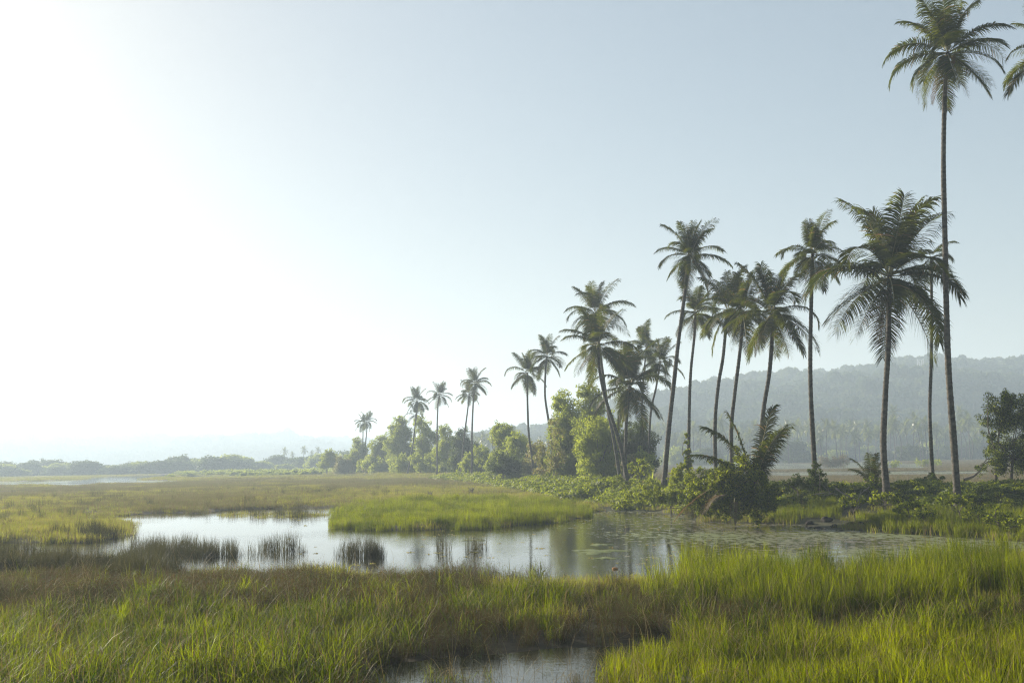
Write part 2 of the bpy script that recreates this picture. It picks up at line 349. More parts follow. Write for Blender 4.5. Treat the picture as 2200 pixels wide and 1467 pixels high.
h1 = link("hill", mesh_from("hill", HRV, [HRQ], [M['canopy']], smooth=True)); tag(h1, "long wooded hill rising behind the palm grove across the field", kind='structure')
HLV, HLQ = hill("hill_far", RIDGE_L, 1500, 2200, 2700, -2100, 300, 120, 40, 20)
h2 = link("hill_far", mesh_from("hill_far", HLV, [HLQ], [M['canopy']], smooth=True)); tag(h2, "low faint ridge fading into the haze beyond the lagoon", kind='structure')

# ------------------------------------------------------------------ scattered stuff by geometry nodes
def make_collection(name, meshes):
    c = bpy.data.collections.new(name)
    for i, me in enumerate(meshes):
        o = bpy.data.objects.new("%s_%02d" % (name, i), me); c.objects.link(o)
    return c
def scatter(name, P, rot, scl, idx, coll, label, cat):
    n = len(P)
    me = bpy.data.meshes.new(name); me.vertices.add(n); me.vertices.foreach_set("co", np.asarray(P, np.float32).ravel())
    for an, ty, key, arr in (("rot", 'FLOAT_VECTOR', "vector", np.asarray(rot, np.float32)), ("scl", 'FLOAT_VECTOR', "vector", np.asarray(scl, np.float32)), ("idx", 'INT', "value", np.asarray(idx, np.int32))):
        at = me.attributes.new(an, ty, 'POINT'); at.data.foreach_set(key, arr.ravel())
    o = link(name, me)
    ng = bpy.data.node_groups.new(name + "_scatter", 'GeometryNodeTree')
    ng.interface.new_socket("Geometry", in_out='INPUT', socket_type='NodeSocketGeometry'); ng.interface.new_socket("Geometry", in_out='OUTPUT', socket_type='NodeSocketGeometry')
    N = ng.nodes; L = ng.links
    gi = N.new("NodeGroupInput"); go = N.new("NodeGroupOutput")
    mp = N.new("GeometryNodeMeshToPoints"); L.new(gi.outputs[0], mp.inputs[0])
    ci = N.new("GeometryNodeCollectionInfo"); ci.inputs[0].default_value = coll; ci.inputs[1].default_value = True; ci.inputs[2].default_value = True
    ip = N.new("GeometryNodeInstanceOnPoints"); L.new(mp.outputs[0], ip.inputs["Points"]); L.new(ci.outputs[0], ip.inputs["Instance"]); ip.inputs["Pick Instance"].default_value = True
    def attr(nm, ty):
        a = N.new("GeometryNodeInputNamedAttribute"); a.data_type = ty; a.inputs[0].default_value = nm; return a.outputs[0]
    L.new(attr("idx", 'INT'), ip.inputs["Instance Index"]); L.new(attr("rot", 'FLOAT_VECTOR'), ip.inputs["Rotation"]); L.new(attr("scl", 'FLOAT_VECTOR'), ip.inputs["Scale"])
    L.new(ip.outputs[0], go.inputs[0])
    md = o.modifiers.new("scatter", 'NODES'); md.node_group = ng
    tag(o, label, cat, kind='stuff'); return o

def tuft(seed, nb, rad, h, wid, bend, m_, spread=.25, head=False, hv=.35, segs=3):
    r_ = np.random.default_rng(seed); G = Geo()
    a = r_.random(nb) * 6.283; rr = rad * np.sqrt(r_.random(nb)); bx = rr * np.cos(a); by = rr * np.sin(a)
    az = r_.random(nb) * 6.283; H = h * (1 - hv * r_.random(nb) ** 1.3); lean = r_.random(nb) * spread; bd = bend * r_.random(nb) ** 1.5
    tt = np.linspace(0, 1, segs + 1)
    pts = []
    for t in tt:
        ang = lean + bd * t * t
        out = H * t * np.sin(np.minimum(ang, 2.2)) ; z = H * t * np.cos(np.minimum(ang, 1.9))
        pts.append(np.stack([bx + out * np.cos(az), by + out * np.sin(az), z], 1))
    waz = az + 1.57 + (r_.random(nb) - .5) * 1.6; wv = np.stack([np.cos(waz), np.sin(waz), np.zeros(nb)], 1)
    W = wid * (.6 + .7 * r_.random(nb))
    base = 0; Vs = []
    for k in range(segs):
        wk = W * (1 - (tt[k]) ** 2 * .55); Vs += [pts[k] - wv * wk[:, None] / 2, pts[k] + wv * wk[:, None] / 2]
    Vs.append(pts[-1]); nv = len(Vs)
    Vv = np.stack(Vs, 1).reshape(-1, 3); o = np.arange(nb)[:, None] * nv
    Q = np.concatenate([o + np.array([2 * k, 2 * k + 1, 2 * k + 3, 2 * k + 2]) for k in range(segs - 1)], 0) if segs > 1 else None
    T = o + np.array([2 * (segs - 1), 2 * segs - 1, 2 * segs])
    G.add(Vv, Q, T)
    if head:  # feathery seed heads: small slips along the top third
        m_n = 5; sel = np.arange(0, nb, 1)
        for q in range(m_n):
            t = .62 + .38 * r_.random(len(sel)); ang = lean[sel] + bd[sel] * t * t
            c = np.stack([bx[sel] + H[sel] * t * np.sin(ang) * np.cos(az[sel]), by[sel] + H[sel] * t * np.sin(ang) * np.sin(az[sel]), H[sel] * t * np.cos(ang)], 1)
            d = r_.normal(size=(len(sel), 3)); d[:, 2] = np.abs(d[:, 2]) + .6; d /= np.linalg.norm(d, axis=1)[:, None]
            s = np.cross(d, r_.normal(size=(len(sel), 3))); s /= np.linalg.norm(s, axis=1)[:, None] + 1e-9
            l = .10 * h
            Vq = np.stack([c - s * wid * .5, c + s * wid * .5, c + d * l], 1).reshape(-1, 3)
            G.add(Vq, None, np.arange(len(sel) * 3).reshape(-1, 3))
    return G.mesh("tuft", [m_])

TUFTS = {
 'lush_near': make_collection("lush_tuft", [tuft(10 + i, (44, 34, 58, 30)[i], .23, (.92, .78, .66, 1.08)[i], (.011, .014, .009, .0125)[i], (1.5, 2.0, 1.1, 1.3)[i], M['g_lush'], .34, segs=4, hv=.6) for i in range(4)]),
 'reed_near': make_collection("reed_tuft", [tuft(20 + i, 50, .25, 1.2, .009, .55, M['g_reed'], .16, segs=3, hv=.45) for i in range(4)]),
 'fine_near': make_collection("fine_tuft", [tuft(30 + i, 60, .24, .62, .008, 1.0, M['g_fine'], .28, segs=3, hv=.5) for i in range(4)]),
 'sedge_near': make_collection("sedge_tuft", [tuft(40 + i, 46, .25, .78, .006, .9, M['g_sedge'], .30, head=True, segs=3, hv=.5) for i in range(4)]),
 'dark_mid': make_collection("dark_tuft", [tuft(50 + i, 40, .28, 1.0, .011, .35, M['g_dark'], .16, segs=2, hv=.55) for i in range(4)]),
 'reed_mid': make_collection("reed_mid_tuft", [tuft(60 + i, 60, .45, 1.25, .017, .5, M['g_reed'], .16, segs=2, hv=.4) for i in range(4)]),
 'marsh_mid': make_collection("marsh_mid_tuft", [tuft(70 + i, 60, .5, .42, .016, 1.0, M['g_marsh'], .35, segs=2, hv=.5) for i in range(4)]),
 'sedge_far': make_collection("sedge_far_tuft", [tuft(80 + i, 70, .9, .65, .022, .6, M['g_sedge_far'], .3, segs=2, hv=.5) for i in range(4)]),
 'marsh_far': make_collection("marsh_far_tuft", [tuft(90 + i, 80, 1.1, .5, .04, .8, M['g_marsh'], .35, segs=2, hv=.5) for i in range(4)]),
 'field_far': make_collection("field_far_tuft", [tuft(100 + i, 80, 1.2, .5, .05, .8, M['g_field'], .4, segs=2, hv=.5) for i in range(4)]),
}
# leafy creeper clumps
def leafclump(seed, n, rad, size, m_, flat=.6, aspect=.75):
    r_ = np.random.default_rng(seed); d = r_.normal(size=(n, 3)); d /= np.linalg.norm(d, axis=1)[:, None]; d[:, 2] = np.abs(d[:, 2]) * .9
    c = d * rad * (.55 + .45 * r_.random(n))[:, None]; c[:, 2] *= flat
    nrm = d + r_.normal(size=(n, 3)) * .45 + np.array([0, 0, .5]); nrm /= np.linalg.norm(nrm, axis=1)[:, None]
    t = np.cross(nrm, r_.normal(size=(n, 3))); t /= np.linalg.norm(t, axis=1)[:, None]; s = np.cross(nrm, t)
    z = size * (.6 + .8 * r_.random(n))[:, None]
    Vv = np.stack([c - t * z * .5, c + s * z * aspect * .5 - t * z * .05 + nrm * z * .1, c + t * z * .55, c - s * z * aspect * .5 - t * z * .05 + nrm * z * .1], 1).reshape(-1, 3)
    G = Geo(); G.add(Vv, np.arange(n * 4).reshape(-1, 4)); return G.mesh("leaf_clump", [m_])
CREEP = make_collection("creeper_clump", [leafclump(200 + i, 130, .40, .085, M['vine'] if i < 4 else M['leaf_c']) for i in range(6)])

# candidate spots over the visible ground, thinning out with distance
bands = [(11, 30, 15.), (30, 45, 9.), (45, 70, 6.5), (70, 130, 2.6), (130, 240, .9), (240, 420, .42)]
CX_, CY_ = [], []
for a_, b_, dn in bands:
    area = .70 * (b_ * b_ - a_ * a_) ; n = int(area * dn)
    yv = np.sqrt(rng.random(n) * (b_ * b_ - a_ * a_) + a_ * a_); xv = (rng.random(n) * 2 - 1) * .70 * yv
    CX_.append(xv); CY_.append(yv)
X = np.concatenate(CX_); Y = np.concatenate(CY_)
PXs, PYs = project(np.stack([X, Y, np.zeros_like(X)], 1))
SD = pond_sd(X, Y); B, BD, BT = bund(X, Y); Z = land(X, Y)
NZ = fbm(X * .45 + 3, Y * .45); NZ2 = fbm(X * .12 + 40, Y * .12)
WX = PXs + (fbm(X * .35 + 7, Y * .35) - .5) * 260 + (fbm(X * 2.1, Y * 2.1 + 9) - .5) * 90
WY = PYs + ((fbm(X * .3 + 51, Y * .3) - .5) * 1.2 + (fbm(X * 1.7 + 5, Y * 1.7) - .5) * .8) * np.clip(PYs - 1035, 4, 90)
def poly(p, warp=True): return in_poly(WX, WY, p) if warp else in_poly(PXs, PYs, p)
dry = SD > .05
# is the spot behind the bund (the field side)?
bx_at = np.interp(Y, BUND[::-1][::-1, 1][np.argsort(BUND[:, 1])], BUND[np.argsort(BUND[:, 1]), 0])
behind = (X > bx_at + 3) & (Y > 66)
spec = np.full(len(X), '', dtype='<U12')
far = Y > 68
spec[dry & ~behind] = 'marsh_mid'; spec[dry & far & ~behind] = 'marsh_far'
spec[dry & behind] = 'field_far'
ISL = [(742,1088),(860,1080),(1050,1078),(1240,1084),(1262,1100),(1245,1113),(1200,1124),(1100,1132),(1000,1136),(900,1140),(800,1139),(735,1135),(710,1120),(724,1102)]
BR_FAR = [(-400,1066),(-400,1044),(80,1046),(300,1040),(520,1034),(760,1031),(1000,1033),(1120,1036),(1100,1045),(760,1052),(500,1056),(250,1064),(0,1080)]
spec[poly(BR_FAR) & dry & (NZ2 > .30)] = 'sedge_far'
WXi = PXs + (fbm(X * .6 + 31, Y * .6) - .5) * 90; WYi = PYs + (fbm(X * .6, Y * .6 + 77) - .5) * 16
isl = in_poly(WXi, WYi, ISL); spec[isl] = 'reed_mid'
spec[(PXs < 300) & (PYs > 1112) & (PYs < 1170) & dry] = 'marsh_mid'
# emergent dark reeds in front of the bright water
DK = [(285,1172),(420,1180),(560,1186),(760,1186),(770,1193),(640,1197),(420,1197),(285,1205)]
spec[poly(DK, False) & (NZ > .36)] = 'dark_mid'
SEDGE = [(-500,1180),(285,1176),(350,1210),(410,1236),(640,1244),(860,1248),(1000,1256),(1180,1278),(1400,1275),(1600,1300),(1700,1380),(1560,1400),(1300,1372),(1150,1385),(980,1405),(860,1415),(700,1380),(500,1360),(200,1370),(-500,1380)]
sd_ok = poly(SEDGE)
spec[sd_ok & ((SD > -.5) | ((SD > -2.2) & (PXs > 900) & (PYs < 1300)))] = 'sedge_near'
spec[sd_ok & (PXs < 420) & (PYs < 1260) & (NZ > .45)] = 'dark_mid'
LUSH = [(-900,1350),(-200,1345),(200,1340),(420,1315),(640,1320),(760,1350),(880,1385),(900,1412),(860,1450),(780,1520),(700,2600),(-3000,2600)]
spec[poly(LUSH) & (NZ > .27)] = 'lush_near'
spec[poly(LUSH) & (NZ <= .27)] = 'sedge_near'
spec[poly([(1000,1310),(1180,1310),(1220,1370),(1000,1372)]) & (NZ > .40)] = 'lush_near'
REED = [(1390,1266),(1500,1256),(1700,1246),(1900,1236),(2050,1222),(2300,1215),(2800,1215),(2900,1360),(2300,1352),(2000,1340),(1800,1345),(1600,1335),(1480,1310),(1390,1290)]
spec[poly(REED) & ((PXs < 2080) | (NZ > .55))] = 'reed_near'
FG = [(1250,1520),(1320,1455),(1440,1420),(1620,1405),(1800,1390),(2100,1385),(3000,1380),(5000,2800),(1250,2800)]
spec[poly(FG)] = 'fine_near'
mid_d = poly([(1600,1336),(1800,1346),(2000,1342),(3000,1360),(3000,1382),(2100,1386),(1800,1391),(1620,1406),(1520,1400)])
spec[mid_d] = np.where(NZ[mid_d] > .5, 'lush_near', 'sedge_near')
front_edge = poly([(780,1520),(860,1450),(1250,1450),(1320,1500),(1250,2800),(700,2800)])
spec[front_edge] = np.where(NZ[front_edge] > .42, 'sedge_near', 'marsh_mid')
mixr = rng.random(len(X)); npatch = fbm(X * .9 + 20, Y * .9 + 6)
for a_, b_, f_ in (('lush_near', 'sedge_near', .22), ('reed_near', 'sedge_near', .12), ('fine_near', 'sedge_near', .08), ('sedge_near', 'lush_near', .17)):
    spec[(spec == a_) & (mixr < f_ * np.clip((npatch - .25) * 4, 0, 2.2) * np.where((a_ == 'sedge_near') & (PXs < 950) & (PYs < 1335), .25, 1.))] = b_
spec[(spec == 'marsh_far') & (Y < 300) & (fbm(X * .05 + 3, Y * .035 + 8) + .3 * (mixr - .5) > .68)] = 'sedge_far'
spec[(spec == 'marsh_mid') & (Y > 45) & (fbm(X * .12 + 3, Y * .09 + 8) + .3 * (mixr - .5) > .66)] = 'sedge_near'
tus = (mixr < .05) & (Y > 44) & (Y < 170) & (fbm(X * .2 + 61, Y * .2) > .52) & ((spec == 'marsh_mid') | (spec == 'marsh_far'))
spec[tus] = 'dark_mid'
near_any = (Y < 24) & (spec == 'marsh_mid')
spec[near_any] = 'sedge_near'
# open water stays open, with a ragged edge
openw = (SD < -.5)
keep = ~openw | ((PYs > 1370) & (NZ > .50) & (npatch > .44)) | poly(DK, False) | (isl) | (sd_ok & (SD > -2.2) & (NZ > .50) & (PXs > 900) & (PYs > 1215) & (PYs < 1300)) | (poly(REED) & (SD > -1.0))
spec[~keep] = ''
mixS = rng.random(len(X)); STRIP = (poly([(470,1103),(700,1099),(706,1107),(600,1112),(480,1110)], False) | poly([(560,1178),(900,1196),(900,1204),(560,1190)], False) | poly([(600,1096),(735,1093),(735,1096),(600,1099)], False)) & (NZ > .45)
spec[STRIP] = np.where((PYs[STRIP] > 1150) | (mixS[STRIP] < .3), 'dark_mid', 'marsh_mid'); spec[STRIP & (PYs > 1150) & (NZ < .54)] = ''
# sparse stems out in the pond
spr = (poly([(940,1178),(965,1178),(965,1192),(940,1192)], False) | poly([(1005,1176),(1045,1176),(1045,1188),(1005,1188)], False)) & (fbm(X * 1.5, Y * 1.5) > .44) & (rng.random(len(X)) < .5); spec[spr] = 'dark_mid'
# the bank wears creeper instead of grass
creep = (B > np.where(Y > 72, .15, .38)) & (SD > .5) & (Y < 175) & ~((PXs > 1640) & (PXs < 1800) & (Y < 62) & (B < .7))
low_bank = (Y < 62) & (X > 15) & (SD > .1) & (Y > 40)
lb = low_bank & ~creep
spec[lb] = np.where(NZ[lb] > .35, 'reed_mid', 'marsh_mid')
spec[creep & (NZ > .22)] = ''
spec[(B > .2) & (Y > 175) & ~behind & (NZ2 > .4)] = 'marsh_far'
rocky = in_poly(*project(np.stack([X, Y, Z], 1)), [(1695,1132),(1740,1112),(1800,1118),(1840,1085),(1895,1080),(1890,1105),(1850,1120),(1830,1140),(1700,1140)])
spec[rocky & (NZ > .3)] = ''
# extra gaps between tussocks nearby
gap = (Y < 45) & (fbm(X * 1.3 + 70, Y * 1.3) < .27); spec[gap & (spec == 'sedge_near')] = ''
names = {'lush_near': ('grass', 'lush broad green grass filling the near corner of the marsh', 'grass'), 'reed_near': ('reeds', 'tall sunlit yellow green reeds along the near shore of the pond', 'reeds'),
 'fine_near': ('grass', 'fine bright yellow green grass nearest the camera', 'grass'), 'sedge_near': ('sedge_grass', 'brown feathery sedge between the green patches near the camera', 'sedge'),
 'dark_mid': ('reeds', 'thin dark reeds standing in the shallow water', 'reeds'), 'reed_mid': ('reeds', 'tall green reedbed island jutting into the pond', 'reeds'),
 'marsh_mid': ('grass', 'short green marsh grass along the pond shores', 'grass'), 'sedge_far': ('sedge_grass', 'reddish brown sedge band across the far marsh', 'sedge'),
 'marsh_far': ('grass', 'pale green marsh grass stretching to the tree row', 'grass'), 'field_far': ('grass', 'dry brown field grass beyond the palm bank', 'grass')}
for k, (nm, lb_, ct) in names.items():
    s = spec == k; n = int(s.sum())
    if n == 0: continue
    P = np.stack([X[s], Y[s], np.maximum(Z[s], -.12) - .03], 1)
    rot = np.stack([rng.normal(0, .05, n), rng.normal(0, .05, n), rng.random(n) * 6.283], 1)
    sc = .66 + .5 * rng.random(n) + .9 * (NZ[s] - .5) + .5 * (fbm(X[s] * 1.1, Y[s] * 1.1) - .5)
    if k == 'marsh_far' : sc *= np.clip(Y[s] / 160, .75, 1.7)
    if k in ('field_far', 'sedge_far'): sc *= np.clip(Y[s] / 170, .8, 1.6)
    if k == 'reed_mid': sc *= np.where(isl[s], .62 + .7 * (fbm(X[s] * .25, Y[s] * .25 + 3) - .5), .60)
    if k == 'sedge_near': sc *= np.where((PYs[s] < 1262) & (PXs[s] < 950), .55, np.where((PYs[s] > 1290) & (PXs[s] > 800), .66, .9))
    sc *= np.where((PYs[s] > 1432) & (PXs[s] > 760) & (PXs[s] < 1300), .5, 1.0)
    if k == 'marsh_mid': sc *= np.where(Y[s] < 62, 1.25, 1.0)
    hz = np.where(Y[s] > 100, 1 / np.maximum(1, Y[s] / 140), 1.0)
    if k == 'field_far': hz = hz * .5
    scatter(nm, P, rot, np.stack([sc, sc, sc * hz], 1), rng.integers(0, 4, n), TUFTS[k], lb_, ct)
M['straw'] = leaf_mat("straw_stalk", (.14, .11, .05), (.28, .23, .12), (.16, .12, .05), (.30, .24, .10), trans=.3, rough=.6, spec=.1)
STRAW = make_collection("straw_tuft", [tuft(120 + i, 5, .30, (1.25, 1.0, 1.4)[i], .008, (2.4, 3.0, 1.2)[i], M['straw'], .7, segs=6, hv=.5) for i in range(3)])
cand = np.flatnonzero(((spec == 'lush_near') | (spec == 'reed_near') | (spec == 'fine_near') | (spec == 'sedge_near')) & (Y < 48)); cand = rng.choice(cand, 1300, replace=False); n = len(cand)
scatter("dry_straw", np.stack([X[cand], Y[cand], Z[cand]], 1), np.stack([rng.normal(0, .2, n), rng.normal(0, .2, n), rng.random(n) * 6.28], 1), np.ones((n, 3)) * (.7 + .5 * rng.random(n))[:, None], rng.integers(0, 3, n), STRAW, "dead bent straw stalks standing among the near grass", "straw")
# creeper over the bank
nC = 30000
seg = np.diff(BUND[:10], axis=0); sl = np.linalg.norm(seg, axis=1); wgt = sl / np.maximum(BUND[:9, 1], 60) ** 1.6; k_ = rng.choice(9, nC, p=wgt / wgt.sum()); f_ = rng.random(nC)
ctr = BUND[k_] + seg[k_] * f_[:, None]; nn_ = np.stack([-seg[:, 1], seg[:, 0]], 1) / sl[:, None]; off = rng.uniform(-12, 12, nC); xv = ctr[:, 0] + nn_[k_, 0] * off; yv = ctr[:, 1] + nn_[k_, 1] * off
b_, d_, t_ = bund(xv, yv); s_ = pond_sd(xv, yv); nz_ = fbm(xv * .45 + 3, yv * .45)
qx, qy = project(np.stack([xv, yv, land(xv, yv)], 1)); ok = (b_ > np.where(yv > 72, .12, .33)) & (s_ > .3) & (nz_ > .12) & (xv < .62 * yv) & ~in_poly(qx, qy, [(1720,1120),(1790,1095),(1850,1080),(1900,1082),(1890,1108),(1840,1135)])
xv, yv, b_, nz_ = xv[ok], yv[ok], b_[ok], nz_[ok]; zz = land(xv, yv); n = len(xv)
sc = (.7 + .9 * rng.random(n)) * np.clip(yv / 70, 1, 1.6)
dark = (xv > 17) & (fbm(xv * .2 + 11, yv * .2) > .30 + .25 * (fbm(xv, yv) - .4))
scatter("creeper", np.stack([xv, yv, zz - .05], 1), np.stack([rng.normal(0, .3, n), rng.normal(0, .3, n), rng.random(n) * 6.28], 1), np.stack([sc, sc, sc * (.7 + rng.random(n))], 1),
        np.where(dark, rng.integers(3, 6, n), rng.integers(0, 4, n)), CREEP, "leafy green creeper blanketing the raised bank under the palms", "creeper")
# floating weed on the pond
WEED = make_collection("weed_scrap", [leafclump(300 + i, 12, .16, .05, M['vine_dry'], flat=.04) for i in range(3)])
n = 1300; yv = 33 + rng.random(n) * 45; xv = (rng.random(n) * 1.5 - .45) * .5 * yv
s_ = pond_sd(xv, yv); nz_ = fbm(xv * .5 + 30, yv * 1.1); ok = (s_ < -.4) & (nz_ > .60 - .06 * np.clip(xv / 12, -1, 1)); xv, yv = xv[ok], yv[ok]; n = len(xv)
scatter("floating_leaves", np.stack([xv, yv, np.full(n, .004)], 1), np.stack([np.zeros(n), np.zeros(n), rng.random(n) * 6.28], 1), np.ones((n, 3)) * (.5 + .8 * rng.random(n))[:, None], rng.integers(0, 3, n), WEED,
        "scraps of weed and scum floating on the pond", "weed")

# canopy on the hills
def lump(seed, m_, n=70):
    r_ = np.random.default_rng(seed); G = Geo()
    for k in range(6):
        c = r_.normal(size=3) * np.array([.45, .45, .2]) + np.array([0, 0, .3]); rr = .45 + .3 * r_.random()
        d = r_.normal(size=(n, 3)); d /= np.linalg.norm(d, axis=1)[:, None]; d[:, 2] = np.abs(d[:, 2]) - .2
        p = c + d * rr * (.8 + .2 * r_.random(n))[:, None]
        nr = d + r_.normal(size=(n, 3)) * .4; nr /= np.linalg.norm(nr, axis=1)[:, None]
        t = np.cross(nr, r_.normal(size=(n, 3))); t /= np.linalg.norm(t, axis=1)[:, None]; s = np.cross(nr, t); z = .22
        G.add(np.stack([p - t * z, p + s * z, p + t * z, p - s * z], 1).reshape(-1, 3), np.arange(n * 4).reshape(-1, 4))
    return G.mesh("canopy_lump", [m_])
LUMPS = make_collection("canopy_lump", [lump(400 + i, M['canopy']) for i in range(4)])
def canopy(name, Vh, nxh, nyh, n, smin, smax, label, ymax, Y_left=False):
    xs = Vh[:nxh, 0]; yy = Vh[::nxh, 1]; Zg = Vh[:, 2].reshape(nyh, nxh)
    x = xs[0] + rng.random(n) * (xs[-1] - xs[0]); y = yy[0] + rng.random(n) * (ymax - yy[0])
    fx = (x - xs[0]) / (xs[1] - xs[0]); fy = (y - yy[0]) / (yy[1] - yy[0]); i = np.clip(fx.astype(int), 0, nxh - 2); j = np.clip(fy.astype(int), 0, nyh - 2); fx -= i; fy -= j
    z = (Zg[j, i] * (1 - fx) + Zg[j, i + 1] * fx) * (1 - fy) + (Zg[j + 1, i] * (1 - fx) + Zg[j + 1, i + 1] * fx) * fy
    ok = (z > 1.5) & (x > (-.07 if Y_left else -9.) * y) & (np.abs(x) < .66 * y + 60); x, y, z = x[ok], y[ok], z[ok]; n = len(x)
    s = smin + (smax - smin) * rng.random(n) ** 3.0
    scatter(name, np.stack([x, y, z], 1), np.stack([np.zeros(n), np.zeros(n), rng.random(n) * 6.28], 1), np.stack([s, s, s * (.7 + .7 * rng.random(n))], 1), rng.integers(0, 4, n), LUMPS, label, "woods")
canopy("woods", HRV, 130, 60, 17000, 3.2, 10, "dense tree canopy covering the long hill behind the palms", 980, True)
canopy("woods", HLV, 120, 40, 9000, 8, 15, "faint tree canopy along the far ridge beyond the lagoon", 2320)

# ------------------------------------------------------------------ palms
def frond_mesh(seed, a0, bend, L=5.0, nl=96, ll=1.50, m_=None, droop=.95, w=.06):
    r_ = np.random.default_rng(seed); n = 14; t = np.linspace(0, 1, n)
    ang = R(a0) - R(bend) * t ** 1.6; ds = L / (n - 1)
    side = r_.normal() * .25
    P = np.zeros((n, 3))
    for i in range(1, n):
        am = (ang[i] + ang[i - 1]) / 2
        P[i] = P[i - 1] + ds * np.array([math.cos(am), side * t[i] * .6 * math.cos(am), math.sin(am)])
    Vr, Qr, Tr = tube(P, .045 * (1 - t * .85), 4, cap=True)
    G = Geo(); G.add(Vr, Qr, Tr)
    tl = np.tile(.13 + .87 * (np.arange(nl) + .5) / nl, 2) + r_.normal(0, .003, 2 * nl); sg = np.r_[np.ones(nl), -np.ones(nl)]
    tl = np.clip(tl, .1, .995)
    c = np.stack([np.interp(tl, t, P[:, k]) for k in range(3)], 1); aa = np.interp(tl, t, ang)
    T = np.stack([np.cos(aa), side * tl * .6 * np.cos(aa), np.sin(aa)], 1); T /= np.linalg.norm(T, axis=1)[:, None]
    Sd = np.cross(T, np.stack([-np.sin(aa), np.zeros_like(aa), np.cos(aa)], 1)); Sd /= np.linalg.norm(Sd, axis=1)[:, None]; Nn = np.cross(Sd, T)
    length = ll * np.interp(tl, [0, .2, .45, .75, 1], [.5, .9, 1., .85, .5]) * (.82 + .3 * r_.random(2 * nl))
    length *= np.where(r_.random(2 * nl) < .05, .3, 1)
    fw = np.interp(tl, [0, .5, .85, 1], [.15, .40, .8, 1.8])
    jit = r_.normal(0, .06, 2 * nl)
    d1 = Sd * sg[:, None] + T * (fw + jit)[:, None] + Nn * (.12 + r_.normal(0, .09, 2 * nl))[:, None]; d1 /= np.linalg.norm(d1, axis=1)[:, None]
    dr = droop * (.18 + .38 * r_.random(2 * nl))
    g_ = np.array([0, 0, -1.]); d2 = d1 + g_ * dr[:, None]; d2 /= np.linalg.norm(d2, axis=1)[:, None]; d3 = d1 + g_ * (dr * 2.6)[:, None]; d3 /= np.linalg.norm(d3, axis=1)[:, None]
    p0 = c; p1 = c + d1 * (length * .3)[:, None]; p2 = p1 + d2 * (length * .35)[:, None]; p3 = p2 + d3 * (length * .38)[:, None]
    wv = T * (w / 2) + Nn * (w / 4) * sg[:, None]
    Vl = np.stack([p0 - wv * .6, p0 + wv * .6, p1 - wv, p1 + wv, p2 - wv * .8, p2 + wv * .8, p3], 1).reshape(-1, 3); o = np.arange(2 * nl)[:, None] * 7
    G.add(Vl, np.concatenate([o + np.array([0, 1, 3, 2]), o + np.array([2, 3, 5, 4])]), o + np.array([4, 5, 6]))
    me = G.mesh("frond", [m_ or M['palm'], M['rachis']])
    mi = np.zeros(len(me.polygons), np.int32); mi[:len(Qr)] = 1; me.polygons.foreach_set("material_index", mi)
    return me
CLS = [(83, 20), (71, 42), (57, 72), (40, 92), (24, 92), (6, 72), (-14, 50), (-34, 34), (-56, 22)]
FR = [[frond_mesh(500 + 10 * i + k, a + (k - 1) * 5, b * (1 + .25 * (k - 1))) for k in range(3)] for i, (a, b) in enumerate(CLS)]
FR_DRY = [frond_mesh(700 + k, -50 - 10 * k, 26, m_=M['palm_dry'], droop=1.2, ll=.9, nl=30) for k in range(2)]
FR_SPARSE = [[frond_mesh(800 + 10 * i + k, a, b, nl=30, w=.16) for k in range(1)] for i, (a, b) in enumerate(CLS)]
def trunk_mesh(P, r0, r1, ring=.28, sides=12, flare=1.9):
    L = np.linalg.norm(np.diff(P, axis=0), axis=1).sum(); n = max(8, int(L / (ring / 2))); n = min(n, 420)
    Q = spline(P, n); s = np.linspace(0, 1, n)
    rad = r0 + (r1 - r0) * s ** .8 + (flare - 1) * r0 * np.exp(-s * L / .55)
    rad = rad * (1 + .045 * ((np.arange(n) % 2) * 2 - 1)) * (1 + .03 * np.sin(s * L * 1.3 + 2) + np.random.default_rng(int(L * 100)).normal(0, .012, n))
    V_, Q_, T_ = tube(Q, rad, sides); G = Geo(); G.add(V_, Q_, T_); return G.mesh("trunk", [M['bark']], smooth=True), Q
